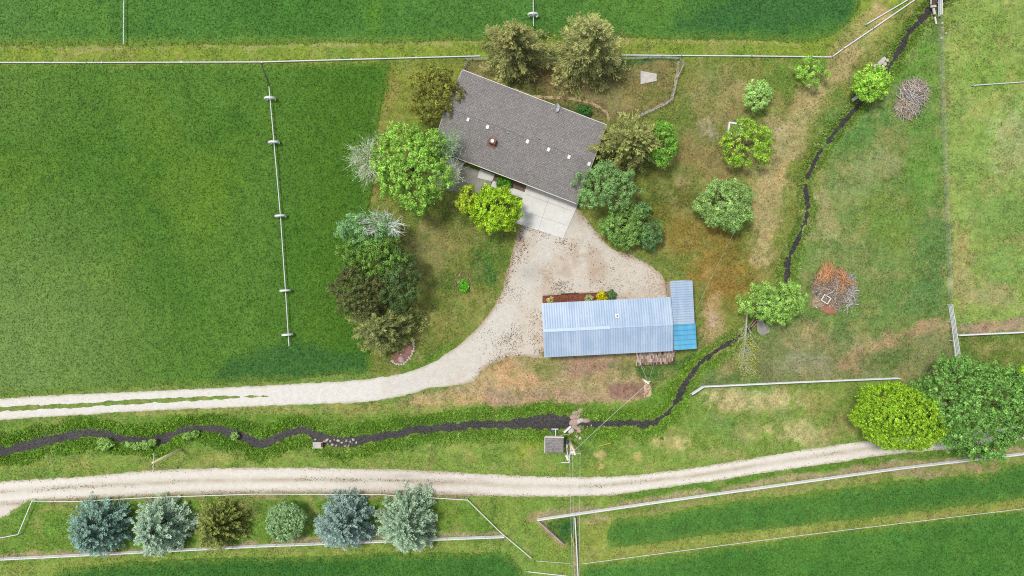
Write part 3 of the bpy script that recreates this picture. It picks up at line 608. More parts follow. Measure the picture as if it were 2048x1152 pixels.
# ---- rank grass and weeds on the ditch banks (uncountable)
def scatter(name, label, box, n, dens, L, Wd, colf, cat='grass', var=.25, up=1.1, mat='blade'):
    px = rng.uniform(box[0], box[2], n); py = rng.uniform(box[1], box[3], n)
    m = rng.uniform(0, 1, n) < dens(px, py); px = px[m]; py = py[m]
    V, Fq, c = blades(px, py, gz_px(px, py), L, Wd, colf(px, py), var, up)
    return tag(mesh_np(name, V, Fq, M[mat], c), label, cat, kind='stuff')
def d_bank(px, py):
    s = stream_sd(px, py); low = sst(1400, 1250, px)
    wid = 1.2 + .8 * low; nn = fbm(px, py, 22, 31, 4)
    above = sst(5, -5, py - (860 + 0 * px))
    k = sst(.02, .15, s) * (1 - sst(wid * .6, wid * 1.2, s + nn * .8)) * np.clip(.75 + .5 * nn, 0, 1)
    rocky = np.exp(-((px - 1150) / 26) ** 2 - ((py - 852) / 22) ** 2) + np.exp(-((px - 690) / 40) ** 2 - ((py - 900) / 9) ** 2) * .8
    return k * (1 - np.clip(rocky, 0, 1))
def c_bank(px, py):
    c = lush(px, py, ((108, 146, 48), (86, 130, 44), (132, 162, 76)), 85)
    k = sst(1400, 1500, px) * .5; c = c + (C(120, 140, 66) - c) * k[:, None]
    k = sst(.2, .8, fbm(px, py, 12, 93, 3)) * .4 * sst(1350, 1450, px); c = c + (C(186, 182, 128) - c) * k[:, None]
    return c * 1.5
scatter('bank_grass', 'rank green grass and weeds along both banks of the stream', (-60, -60, 1960, 930), 1500000, d_bank, .42, .17, c_bank, up=1.2, var=.4)
px = rng.uniform(-40, 1500, 60000); py = rng.uniform(640, 930, 60000); sdd = stream_sd(px, py); m_ = (sdd > .25) & (sdd < 1.6 + .8 * fbm(px, py, 25, 36, 3)) & (fbm(px, py, 28, 37, 3) > -.25) & (rng.uniform(0, 1, 60000) < .32) & (np.hypot(px - 1150, py - 852) > 30) & (np.hypot((px - 690) / 45, (py - 896) / 14) > 1) & (np.hypot(px - 1108, py - 890) > 36)
px = px[m_]; py = py[m_]; nq = len(px); ii = np.repeat(np.arange(nq), 22); dd = rng.normal(0, 1, (len(ii), 3)); dd[:, 2] = np.abs(dd[:, 2]); dd /= np.linalg.norm(dd, axis=1)[:, None]
rr = (rng.uniform(.14, .42, nq))[ii] * rng.uniform(.6, 1.1, len(ii)); bx0, by0 = W(px, py); P = np.stack([bx0[ii], by0[ii], gz_px(px, py)[ii] + .08], -1) + dd * rr[:, None]
A = np.cross(dd + rng.normal(0, .4, dd.shape), rng.normal(0, 1, dd.shape)); A /= np.linalg.norm(A, axis=1)[:, None]; Bv = np.cross(dd, A); Bv /= np.linalg.norm(Bv, axis=1)[:, None]
l_ = rng.uniform(.12, .24, len(ii))[:, None]; cc = (c_bank(px, py) * (1.3 + rng.normal(0, .3, (nq, 1))))[ii] * (1 + rng.normal(0, .2, (len(ii), 1)))
tag(mesh_np('bank_weeds', np.stack([P - A * l_ / 2, P + Bv * l_ * .35, P + A * l_ / 2, P - Bv * l_ * .35], 1).reshape(-1, 3), np.arange(4 * len(ii)).reshape(-1, 4), M['blade'], np.repeat(np.clip(cc, .003, 1), 4, axis=0)), 'low leafy weeds mounding on the stream banks', 'weeds', kind='stuff')
def chips(name, label, n, box, fn, cols, lo, hi, z=.03):
    px = rng.uniform(box[0], box[2], n); py = rng.uniform(box[1], box[3], n); m_ = rng.uniform(0, 1, n) < fn(px, py); px = px[m_]; py = py[m_]; n = len(px)
    th = rng.uniform(0, pi, n); l_ = rng.uniform(lo, hi, n); x, y = W(px, py); d = np.stack([np.cos(th), np.sin(th), 0 * x], -1) * l_[:, None] / 2; e = np.stack([-np.sin(th), np.cos(th), 0 * x], -1) * (l_ * rng.uniform(.4, .9, n))[:, None] / 2
    p = np.stack([x, y, np.full(n, z)], -1); up = np.array([0, 0, .05]); V = np.stack([p - d, p - e, p + d, p + e, p + up], 1).reshape(-1, 3); b = np.arange(n)[:, None] * 5
    F = np.concatenate([b + np.array([k, (k + 1) % 4, 4]) for k in (1, 2, 3, 0)]); cc = np.array([C(*q) for q in cols])[rng.integers(0, len(cols), n)] * rng.uniform(.6, 1.3, (n, 1))
    return tag(mesh_np(name, V, F, M['blade'], np.repeat(cc, 5, axis=0)), label, 'litter', kind='stuff')
def f_lit(px, py): return (f_drive(px, py) < -.1) * np.clip(.1 + 1.3 * fbm(px, py, 45, 47, 4) + .9 * sst(-14, 0, sd_poly(px, py, DRIVE)), .02, 1) * sst(930, 1020, px) * (1 - .7 * (1 - sst(0, 20, sd_line(px, py, [(950, 700), (1010, 630), (1050, 570), (1070, 520)], 30))))
chips('leaf_litter', 'dark stones and dry leaves strewn over the gravel yard', 42000, (930, 400, 1345, 780), f_lit, [(92, 78, 62), (70, 62, 52), (150, 112, 78), (176, 128, 92), (60, 66, 44)], .08, .2)
def f_weed(px, py):
    off = py - np.interp(px, [p[0] for p in ROADC], [p[1] for p in ROADC]); return (f_road(px, py) < -.05) * (np.exp(-((off + 1) / 4) ** 2) * np.clip(.25 + 1.4 * fbm(px, py * 3, 90, 16, 3), 0, 1) + .5 * sst(-8, 0, sd_poly(px, py, ROAD)) + .5 * np.exp(-((off - 22) / 4) ** 2) * (px < 1000))
chips('road_weeds', 'sparse weeds and dead grass along the crown and edges of the gravel road', 60000, (-30, 860, 2080, 1050), f_weed, [(150, 140, 90), (118, 122, 66), (170, 150, 110), (130, 112, 84)], .08, .2)
def d_past(px, py):
    d = np.minimum(sd_poly(px, py, DRIVE), sd_poly(px, py, ROAD)); ok = (d > 2) & (stream_sd(px, py) > .3)
    for P in (CROP1, CROP2, CROP3, CROP5, CROP6): ok &= sd_poly(px, py, P) > 1
    ok &= sd_poly(px, py, [(925, 138), (1215, 250), (1155, 408), (1125, 480), (1030, 450), (1050, 400), (870, 378), (880, 300)]) > 2
    ok &= sd_poly(px, py, [(1080, 583), (1230, 583), (1335, 560), (1392, 560), (1392, 703), (1350, 730), (1268, 730), (1085, 716)]) > 2
    return ok * np.clip(.5 + .9 * fbm(px, py, 30, 19, 4), 0.05, 1)
def c_past(px, py):
    c = ground_color(px[:, None], py[:, None])[:, 0, :3]; g_ = fbm(px, py, 8, 99, 2)
    c = c * (1.0 + .12 * g_)[:, None]; k = sst(.2, .9, fbm(px, py, 25, 98, 4)) * .4
    return c + (C(92, 136, 48) - c) * k[:, None]
scatter('meadow_grass', 'short uneven grass over the yard, verges and pastures', (-30, -30, 2078, 1182), 300000, d_past, .3, .11, c_past, var=.42, up=.7)

# ------------------------------------------------------------------ paving
def slab(name, poly_px, top, mat, kind='structure', z0=.0):
    mb = MB().prism(polyW(poly_px)[::-1] if True else 0, z0, top); o = mb.build(name, mat); return tag(o, kind=kind)
slab('driveway_pad', [(1054, 368), (1158, 404), (1126, 477), (1031, 446)], .10, M['conc'])
jn = MB()
def strip(a, b, w, z): 
    a = np.array(W(*a)); b = np.array(W(*b)); d = (b - a) / np.linalg.norm(b - a); n = np.array((-d[1], d[0])) * w / 2
    jn.prism([tuple(a - n), tuple(b - n), tuple(b + n), tuple(a + n)], z - .02, z)
strip((1052, 389), (1143, 422), .05, .104); strip((1100, 390), (1076, 462), .05, .104); strip((1040, 421), (1137, 452), .04, .104)
tag(jn.build('pad_joint', M['joint']), kind='structure')
slab('patio', [(898, 322), (990, 352), (979, 377), (960, 392), (930, 385), (868, 378)], .09, M['conc2'])
slab('patio_step', [(900, 314), (929, 326), (923, 341), (896, 331)], .2, M['conc'])
slab('porch_step', [(960, 338), (990, 349), (984, 363), (955, 356)], .2, M['conc'])
slab('walkway', [(984, 361), (1053, 386), (1048, 397), (979, 376)], .09, M['conc'])
def cs(c): return lambda px, py: np.column_stack([np.tile(C(*c), (len(px), 1)) * (1 + .2 * fbm(px, py, 5, 2, 3))[:, None], np.zeros(len(px))])
sheet('planting_soil', lambda px, py: (sd_poly(px, py, [(988, 350), (1056, 372), (1052, 385), (985, 361)])) / PPM, (960, 330, 1070, 400), .15, .02, cs((128, 110, 98)), M['soil'])
PATH = smooth([(1030, 178), (1060, 192), (1085, 194), (1120, 196), (1150, 199), (1185, 208), (1210, 222), (1218, 238)], 4)
sheet('bare_plot', lambda px, py: (sd_poly(px, py, [(1216, 771), (1250, 767), (1289, 765), (1289, 794), (1250, 795), (1222, 797)]) + fbm(px, py, 9, 14, 4) * 2.5) / PPM, (1190, 750, 1310, 810), .2, .012, cs((158, 126, 108)), M['soil'])
sheet('sand_strip', lambda px, py: (sd_poly(px, py, [(1288, 765), (1299, 763), (1303, 778), (1302, 793), (1288, 795)]) + fbm(px, py, 6, 15, 3) * 1) / PPM, (1275, 750, 1315, 810), .15, .018, cs((206, 180, 150)), M['soil'])
sheet('path', lambda px, py: (sd_line(px, py, PATH, 5.5) + fbm(px, py, 8, 4, 3) * 1.2) / PPM, (1010, 160, 1240, 260), .15, .014, cs((188, 164, 126)), M['soil'])
EDGE = smooth([(1357, 124), (1352, 160), (1344, 196), (1338, 204), (1310, 217), (1268, 238)], 4)
sheet('fence_line_soil', lambda px, py: (sd_line(px, py, EDGE, 6) + fbm(px, py, 8, 5, 3) * 1.6) / PPM, (1240, 110, 1380, 250), .15, .014, cs((172, 160, 136)), M['soil'])

# ------------------------------------------------------------------ house
HA = (925, 140); ang = radians(-20.9)
ux, uy = cos(radians(20.9)), sin(radians(20.9))
LEN, WID = 308, 168
hc = (HA[0] + ux * LEN / 2 - uy * WID / 2, HA[1] + uy * LEN / 2 + ux * WID / 2)
EZ = 2.75; sc = (H - EZ) / H / PPM; HL, HW = LEN * sc, WID * sc; hx, hy = W(hc[0], hc[1], EZ)
house = thing('house', 'long single storey house under a grey shingle roof, half ringed by trees', 'house', (hx, hy, 0), ang)
RZ = EZ + HW / 2 * .30
def h_local(px, py, z):
    x, y = W(px, py, z); x -= hx; y -= hy; return (x * cos(-ang) - y * sin(-ang), x * sin(-ang) + y * cos(-ang))
def roof_z(y): return RZ - abs(y) / (HW / 2) * (RZ - EZ)
def gable(L, Wd, ez, rz, th):
    m = MB(); a, b = L / 2, Wd / 2
    for s in (-1, 1):
        m.quad((-a, s * b, ez), (a, s * b, ez), (a, 0, rz), (-a, 0, rz)) if s < 0 else m.quad((a, b, ez), (-a, b, ez), (-a, 0, rz), (a, 0, rz))
        m.quad((-a, s * b, ez - th), (-a, s * b, ez), (-a, 0, rz), (-a, 0, rz - th)); m.quad((a, s * b, ez), (a, s * b, ez - th), (a, 0, rz - th), (a, 0, rz))
        m.quad((-a, s * b, ez - th), (a, s * b, ez - th), (a, s * b, ez), (-a, s * b, ez)); m.quad((-a, s * b, ez - th), (-a, 0, rz - th), (a, 0, rz - th), (a, s * b, ez - th))
    return m
roof = gable(HL, HW, EZ, RZ, .18).build('roof', M['shingle'], house)
MB().box((0, 0, RZ + .02), (HL, .34, .05)).build('ridge_cap', M['shingle'], roof)
wb = MB(); ow, il = .6, .2
a, b = HL / 2 - .5, HW / 2 - .6
wb.prism([(-a, -b), (a, -b), (a, b), (-a, b)], 0, EZ - .1)
for s in (-1, 1): wb.quad((s * a, -b, EZ - .1), (s * a, b, EZ - .1), (s * a, 0, RZ - .22))
wb.build('wall', M['siding'], house)
for s in (-1, 1): MB().box((0, s * (HW / 2 + .05), EZ - .07), (HL, .09, .16)).build('gutter', M['trim'], house)
for s in (-1, 1):
    mb = MB()
    for q in (-1, 1): mb.tube([(s * (HL / 2 + .03), q * HW / 2, EZ - .06), (s * (HL / 2 + .03), 0, RZ - .06)], .06, 4)
    mb.build('barge_board', M['trim'], house)
def window(x, y, z, w, h_, face, parent):
    f = MB().box((x, y, z), (w + .16, .08, h_ + .16) if face == 'y' else (.08, w + .16, h_ + .16)).build('window', M['trim'], parent)
    off = .05 if (y if face == 'y' else x) > 0 else -.05
    MB().box((x, y + off, z), (w, .03, h_)).build('pane', M['glass'], f) if face == 'y' else MB().box((x + off, y, z), (.03, w, h_)).build('pane', M['glass'], f)
for x in (-9.5, -5.5, 1.5, 6.5, 9.8): window(x, b + .03, 1.6, 1.6, 1.1, 'y', house)
for x in (-9.8, -4.2, 1.2): window(x, -b - .03, 1.6, 1.8, 1.2, 'y', house)
for y in (-3, 3): window(-a - .03, y, 1.6, 1.2, 1.1, 'x', house)
dr = MB().box((-1.6, -b - .04, 1.05), (1.0, .08, 2.1)).build('door', M['brick'], house); MB().box((-1.25, -b - .1, 1.0), (.1, .06, .1)).build('handle', M['steel'], dr)
gd = MB().box((HL / 2 - 4.6, -b - .04, 1.15), (5.2, .08, 2.3)).build('garage_door', M['trim'], house)
# chimney
cx, cy = h_local(985, 283, 4.6); cz = roof_z(cy)
ch = MB().box((cx, cy, cz + .25), (1.05, .8, 1.3)).build('chimney', M['brick'], roof)
MB().tube([(cx, cy, cz + .9), (cx, cy, cz + 1.15)], .3, 14).build('flue_cap', M['white'], roof)
MB().box((cx, cy - .1, cz - .02), (1.5, 1.5, .06), 0, math.atan(.3)).build('flashing', M['brick'], roof)
for i, (px, py) in enumerate([(936, 239), (975, 254), (1055, 283), (1097, 299), (1138, 314), (1178, 328)]):
    x, y = h_local(px, py, 4.7); z = roof_z(y)
    MB().box((x, y, z + .07), (.46 if i else .36, .62, .14), 0, 0).build('roof_vent', M['white'], house)
for px, py in [(1015, 268), (901, 233), (1077, 280), (1054, 361)]:
    x, y = h_local(px, py, 4.0); z = roof_z(y); MB().tube([(x, y, z - .1), (x, y, z + .3)], .11, 8).build('vent_pipe', M['steel'], house)
    if px in (1077, 1054, 901): MB().tube([(x, y, z + .28), (x, y, z + .31)], .07, 8).build('pipe_cap', M['black'], house)
# dish
x, y = h_local(1112, 216, 3.3); dz = roof_z(y)
ds = MB(); n = 14; ds.v.append((0, 0, 0)); 
for r_, zz in ((.28, .05), (.5, .16)):
    for k in range(n): ds.v.append((r_ * cos(2 * pi * k / n), r_ * sin(2 * pi * k / n), zz))
for k in range(n): ds.f.append([0, 1 + k, 1 + (k + 1) % n]); ds.f.append([1 + k, 1 + n + k, 1 + n + (k + 1) % n, 1 + (k + 1) % n])
dd = ds.build('satellite_dish', M['white'], house, True); dd.location = (x, y, dz + .75); dd.rotation_euler = (radians(20), radians(50), radians(35)); dd.scale = (1.35, 1.35, 1.35)
MB().tube([(0, 0, 0), (.1, 0, .55), (.35, 0, .6)], .03, 6).build('feed_arm', M['steel'], dd)
MB().tube([(x - .05, y, dz - .05), (x - .05, y, dz + .7)], .04, 6).tube([(x - .8, y - .35, dz), (x - .05, y, dz + .5)], .03, 5).build('mast', M['white'], house)

# ------------------------------------------------------------------ barn with lean-to
BA = (1083, 606.5); bang = radians(2.85); bx_, by_ = cos(bang), -sin(bang)      # px direction of the long axis
BL, BW = 258.5, 108.5; bcx = BA[0] + bx_ * BL / 2 - by_ * BW / 2; bcy = BA[1] + by_ * BL / 2 + bx_ * BW / 2
BZ = 3.2; bs = (H - BZ) / H / PPM; bl, bw = BL * bs, BW * bs; X0, Y0 = W(bcx, bcy, BZ); BRZ = 4.15
barn = thing('barn', 'long pale blue metal roofed barn with a lean-to on its right end', 'barn', (X0, Y0, 0), bang)
def rib_sheet(x0, x1, ya, za, yb, zb, pitch, hr, wr=.06, swap=False):
    """ribbed metal sheet: ribs run from a to b"""
    m = MB(); prof = []; x = x0; prof.append((x0, 0))
    k = 0
    while x + pitch < x1 - .05:
        x += pitch; prof += [(x - wr, 0), (x - wr * .4, hr), (x + wr * .4, hr), (x + wr, 0)]
    prof.append((x1, 0)); n = len(prof)
    for (yy, zz) in ((ya, za), (yb, zb)):
        for (xx, hh) in prof: m.v.append((yy, xx, zz + hh) if swap else (xx, yy, zz + hh))
    for i in range(n - 1): m.f.append([i, i + 1, n + i + 1, n + i])
    m.side = [1 if (i % 4) in (1, 3) else 0 for i in range(n - 1)]  # both sloping sides of each rib take the painted shade tone
    return m
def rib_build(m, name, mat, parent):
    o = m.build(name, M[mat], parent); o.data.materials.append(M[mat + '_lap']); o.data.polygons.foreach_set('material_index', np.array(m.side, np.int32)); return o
a, b = bl / 2, bw / 2
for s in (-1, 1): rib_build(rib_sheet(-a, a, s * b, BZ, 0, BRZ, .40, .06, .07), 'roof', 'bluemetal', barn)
rc = MB(); rc.box((-bl / 4 + .15, 0, BRZ + .05), (bl / 2 + .3, .5, .05)).build('ridge_cap', plain('ridge_metal', C(205, 224, 242), .5, .05, 2), barn)
MB().box((bl / 4 + .15, 0, BRZ + .035), (bl / 2 - .35, .3, .04)).build('ridge_cap', M['bluemetal'], barn)
wb = MB(); wa, wbb = a - .3, b - .35; wb.prism([(-wa, -wbb), (wa, -wbb), (wa, wbb), (-wa, wbb)], 0, BZ - .02)
for s in (-1, 1): wb.quad((s * wa, -wbb, BZ - .02), (s * wa, wbb, BZ - .02), (s * wa, 0, BRZ - .15))
wb.build('wall', M['siding'], barn)
for s in (-1, 1): MB().box((0, s * (b - .05), BZ - .11), (bl - .1, .07, .12)).build('fascia', M['steel'], barn)
MB().box((-wa - .04, 0, 1.5), (.08, 3.6, 3.0)).build('barn_door', M['trim'], barn)
def b_local(px, py, z):
    x, y = W(px, py, z); x -= X0; y -= Y0; return (x * cos(-bang) - y * sin(-bang), x * sin(-bang) + y * cos(-bang))
x, y = b_local(1235, 632, 4.2); z = BRZ - abs(y) / b * (BRZ - BZ)
vt = MB().box((x, y, z + .07), (.68, .72, .08), 0, -.3).build('roof_vent', M['white'], barn); MB().tube([(x, y, z), (x, y, z + .35)], .1, 10).build('vent_pipe', M['black'], vt)
# lean-to: two roofs sloping down to the right
lx0, ly1 = b_local(1340.5, 562, 3.0); lx1, _ = b_local(1385, 560, 2.5)
_, lym = b_local(1366, 648, 2.8); _, lyb = b_local(1368, 699, 2.7)
lx0m, _ = b_local(1344.5, 648, 3.0); lx1 = lx0 + (1386 - 1341) / PPM * .976
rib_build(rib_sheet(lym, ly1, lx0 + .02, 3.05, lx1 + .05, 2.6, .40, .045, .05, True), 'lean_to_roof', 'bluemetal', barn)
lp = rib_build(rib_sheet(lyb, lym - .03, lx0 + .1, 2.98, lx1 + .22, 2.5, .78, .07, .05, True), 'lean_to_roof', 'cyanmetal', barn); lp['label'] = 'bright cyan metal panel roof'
MB().prism([(lx0 + .05, lyb + .15), (lx1 - .2, lyb + .15), (lx1 - .2, ly1 - .15), (lx0 + .05, ly1 - .15)], 0, 2.45).build('lean_to_wall', M['siding'], barn)
MB().box(((lx0 + lx1) / 2, ly1 - .02, 2.72), (lx1 - lx0, .05, .1)).build('fascia', M['steel'], barn)

# pump house
px0, py0 = W(1108.3, 889.8, 2.3)
pump = thing('pump_house', 'tiny pump shed with a grey shingle roof beside the stream', 'shed', (px0, py0, 0), radians(-1))
MB().box((0, 0, 2.3), (3.0, 2.5, .12), 0, -.08).build('roof', M['shingle'], pump)
MB().box((0, 0, 1.08), (2.6, 2.1, 2.16)).build('wall', M['siding'], pump)
MB().box((0, 1.27, 2.22), (3.1, .16, .16)).box((-1.53, 0, 2.3), (.1, 2.6, .16)).build('fascia', M['trim'], pump)
dr = MB().box((-.4, -1.08, .98), (.85, .07, 1.9)).build('door', M['trim'], pump); MB().box((-.1, -1.14, .95), (.08, .05, .1)).build('handle', M['steel'], dr)
exec_objects = None

# ------------------------------------------------------------------ trees
def leafmesh(P, A, B, L, Wd, c):
    n = len(P); A = A / (np.linalg.norm(A, axis=1)[:, None] + 1e-9); B = B - A * (A * B).sum(1)[:, None]; B /= np.linalg.norm(B, axis=1)[:, None] + 1e-9
    L = L[:, None]; Wd = Wd[:, None]
    V = np.stack([P - A * L * .5, P + B * Wd * .5, P + A * L * .5, P - B * Wd * .5], 1).reshape(-1, 3)
    return V, np.arange(4 * n).reshape(n, 4), np.repeat(np.clip(c, .003, 1), 4, axis=0)
def sphere_dirs(r, n, up=-.2):
    z = r.uniform(up, 1, n); t = r.uniform(0, 2 * pi, n); s = np.sqrt(1 - z * z); return np.stack([s * np.cos(t), s * np.sin(t), z], -1)
def tree(label, cx, cy, rx, ry, h, col, seed, kind='leafy', dens=1.0, tip=None, group=None, name='broadleaf_tree', clump=1.0, leafL=.30, bare=0, base=.22, rot=0, bark='bark', twig=0, jit=.14, cat='tree', cut=0, rag=.2, flat=1.0):
    """crown centre and half-widths in photo pixels as seen; real position follows from the height of the crown"""
    r = np.random.default_rng(seed); zc = h * .5; s = (H - zc) / H / PPM; X, Y = W(cx, cy, zc); RX, RY = rx * s, ry * s; RZh = h * (1 - base) / 2 * flat; zc = h - RZh
    t = thing(name, label, cat, (X, Y, 0), radians(rot), group)
    area = RX * RY * pi
    # clump centres on a lumpy dome
    n = int(area * 4.6 * dens / clump ** 2) + 10
    D = sphere_dirs(r, n, -.35); lump = 1 + rag * np.sin(D[:, 0] * 5 + seed) * np.cos(D[:, 1] * 6 + seed * 2) + r.normal(0, rag * .45, n)
    rad = np.where(r.uniform(0, 1, n) < .8, r.uniform(.84, 1.0, n), r.uniform(.45, .84, n)) * np.clip(lump, .55, 1.22) * .9
    Cc = D * rad[:, None] * np.array([RX, RY, RZh]) + np.array([0, 0, zc]); 
    tr = MB(); hb = h * base; bz = max(h * .55, 1.0)
    tw = max(.06, .022 * h); tr.tube([(0, 0, -.1), (.05 * r.normal(), .05 * r.normal(), hb), (.1 * r.normal(), .1 * r.normal(), bz)], [tw * 1.3, tw, tw * .5], 8)
    tr.build('trunk', M[bark], t, True)
    # limbs to a share of the clumps
    lb = MB(); sel = r.permutation(n)[:max(8, min(n, int(18 + twig)))]
    for k in sel:
        q = Cc[k]; z0 = r.uniform(hb, bz); mid = q * .5 + np.array([0, 0, z0]) * .5 + r.normal(0, .15 * RX * .3, 3) + np.array([0, 0, -.05 * h])
        lb.tube([(0, 0, z0), tuple(mid), tuple(q * .98 + np.array([0, 0, .02]))], [tw * .45, tw * .25, .02], 4, False)
    lb.build('limb', M[bark], t)
    # leaves
    m = max(7, int(40 * clump ** 2 * (.3 / leafL) ** 2)); ctint = r.normal(0, jit * 1.3, n); chue = r.normal(0, .5, n); cr = r.uniform(.75, 1.3, n)
    ii = np.repeat(np.arange(n), m); q = len(ii); dd = r.normal(0, 1, (q, 3)); dd /= np.linalg.norm(dd, axis=1)[:, None]
    oc = D / np.linalg.norm(D, axis=1)[:, None]; dd = dd + oc[ii] * .55 + np.array([0, 0, .25]); dd /= np.linalg.norm(dd, axis=1)[:, None]
    rr = (.5 * clump * cr)[ii] * r.uniform(.45, 1.12, q); P = Cc[ii] + dd * rr[:, None] * np.array([1, 1, .8]); P[:, 2] = np.maximum(P[:, 2], .08)
    nrm = dd + r.normal(0, .38, (q, 3)); A = np.cross(nrm, r.normal(0, 1, (q, 3))) + dd * .25; Bv = np.cross(nrm, A)
    base_c = C(*col); tipc = C(*(tip or col)); k = np.clip(.5 + .3 * chue[ii] + r.normal(0, .25, len(ii)), 0, 1)[:, None]
    cc = (base_c * (1 - k) + tipc * k) * (1 + ctint[ii] + r.normal(0, .16, len(ii)))[:, None] * LEAFK
    L = leafL * r.uniform(.6, 1.3, len(ii)); V, Fq, cv = leafmesh(P, A, Bv, L, L * .55, cc)
    mesh_np('crown', V, Fq, M['leaf'], cv, t)
    return t
LEAFK = 2.05
def conifer(label, cx, cy, R, h, col, seed, tip=None, dens=1.0, droop=.15, group=None, name='spruce_tree', ry=None, rot=0, sprayL=.34, sprayW=.12, prof=.75, base=.05, bark='bark', openness=1.0, jit=.12, tipk=.6, zk=.3, latk=.13, rough=0.0):
    r = np.random.default_rng(seed); zc = h * zk; s = (H - zc) / H / PPM; X, Y = W(cx, cy, zc); RX = R * s; RYk = (ry or R) / R
    t = thing(name, label, 'tree', (X, Y, 0), 0, group)
    MB().tube([(0, 0, -.1), (0, 0, h * .5), (0, 0, h * .97)], [.03 * h, .018 * h, .02], 8).build('trunk', M[bark], t, True)
    nb = int(RX * RX * 6.5 * dens); u = r.uniform(0, 1, nb) ** 1.35; zb = h * (base + (1 - base) * u)
    az = r.uniform(0, 2 * pi, nb); Lb = RX * (1 - u) ** prof * r.uniform(.72 - rough, 1.06 + rough * .6, nb) + .25
    lob = 1 + .08 * np.sin(az * 3 + seed) + .07 * np.sin(az * 7 + seed * 3); Lb *= lob
    rise = r.normal(.15, .08, nb) + .5 * u - droop
    br = MB()
    for k in r.permutation(nb)[:min(nb, 140)]:
        e = (Lb[k] * .92 * cos(az[k]), Lb[k] * .92 * RYk * sin(az[k]), zb[k] + Lb[k] * .92 * rise[k] - Lb[k] * .1)
        br.tube([(0, 0, zb[k]), (e[0] * .5, e[1] * .5, zb[k] + Lb[k] * .5 * rise[k]), e], [.05, .035, .015], 4, False)
    br.build('limb', M[bark], t)
    Ps, As, Bs, Ls, Ws, Cs = [], [], [], [], [], []; bt = r.normal(0, jit, nb)
    m = int(60 * openness)
    for k in range(nb):
        mm = max(5, int(m * (.4 + Lb[k] / RX)))
        tt = 1 - r.uniform(0, 1, mm) ** 1.2 * .75; sd = np.where(r.uniform(0, 1, mm) < .5, -1, 1) * (1 - tt * .75) ; d = np.array([cos(az[k]), sin(az[k])]); nn = np.array([-d[1], d[0]])
        ln = Lb[k] * tt; lat = sd * r.uniform(.0, 1, mm) * (latk * Lb[k] + .26) + r.normal(0, .05, mm)
        x = d[0] * ln + nn[0] * lat; y = (d[1] * ln + nn[1] * lat) * RYk; z = zb[k] + rise[k] * ln - .12 * Lb[k] * tt ** 2 - np.abs(lat) * .15 + r.normal(0, .06, mm)
        aa = np.stack([d[0] + nn[0] * np.sign(lat) * .6 + 0 * x, d[1] + nn[1] * np.sign(lat) * .6 + 0 * x, np.full(mm, rise[k] * .5)], -1) + r.normal(0, .22, (mm, 3))
        Ps.append(np.stack([x, y, z], -1)); As.append(aa); Bs.append(np.stack([-aa[:, 1], aa[:, 0], r.normal(0, .5, mm)], -1))
        Ls.append(sprayL * r.uniform(.6, 1.3, mm)); Ws.append(sprayW * r.uniform(.7, 1.4, mm))
        kk = np.clip((tt - .55) * 2 * tipk + r.normal(0, .2, mm), 0, 1)[:, None]
        Cs.append((C(*col) * (1 - kk) + C(*(tip or col)) * kk) * (1 + bt[k] + r.normal(0, .16, mm))[:, None] * LEAFK * 1.15)
    V, Fq, cv = leafmesh(np.concatenate(Ps), np.concatenate(As), np.concatenate(Bs), np.concatenate(Ls), np.concatenate(Ws), np.concatenate(Cs))
    mesh_np('crown', V, Fq, M['needle'], cv, t)
    return t
def bare_tree(label, cx, cy, rx, ry, h, seed, col=(205, 208, 196), leaf=None, nleaf=0, n=26, name='bare_tree', lean=(0, 0)):
    r = np.random.default_rng(seed); s = (H - h * .6) / H / PPM; X, Y = W(cx, cy, h * .6); RX, RY = rx * s, ry * s
    t = thing(name, label, 'tree', (X, Y, 0)); tr = MB().tube([(-lean[0], -lean[1], -.1), (0, 0, h * .5)], [.16, .1], 7)
    tr.build('trunk', M['palebark'], t, True); lb = MB(); tips = []
    for k in range(n):
        a = r.uniform(0, 2 * pi); q = r.uniform(.35, 1) ** .6; e = np.array([RX * q * cos(a), RY * q * sin(a), h * r.uniform(.6, 1.0)]); o0 = np.array([0, 0, h * r.uniform(.25, .5)])
        md = (o0 + e) * .5 + r.normal(0, .25, 3); lb.tube([tuple(o0), tuple(md), tuple(e)], [.06, .045, .018], 4, False)
        for j in range(15):
            f = r.uniform(.25, 1); st = (o0 + (md - o0) * f * 2) if f < .5 else (md + (e - md) * (f - .5) * 2); d = (e - o0) / np.linalg.norm(e - o0) + r.normal(0, .55, 3); en = st + d * r.uniform(.5, 1.5)
            lb.tube([tuple(st), tuple((st + en) / 2 + r.normal(0, .06, 3)), tuple(en)], [.026, .02, .01], 3, False); tips.append(en)
    lb.build('branches', plain('twig_' + name, C(*col, 1.45), .9, .15, 5), t)
    if nleaf:
        tips = np.array(tips); ii = r.integers(0, len(tips), nleaf); P = tips[ii] + r.normal(0, .28, (nleaf, 3)); A = r.normal(0, 1, (nleaf, 3)); B = r.normal(0, 1, (nleaf, 3)); L = .24 * r.uniform(.6, 1.2, nleaf)
        V, Fq, cv = leafmesh(P, A, B, L, L * .5, np.tile(C(*leaf), (nleaf, 1)) * (1 + r.normal(0, .18, (nleaf, 1))) * LEAFK); mesh_np('crown', V, Fq, M['leaf'], cv, t)
    return t

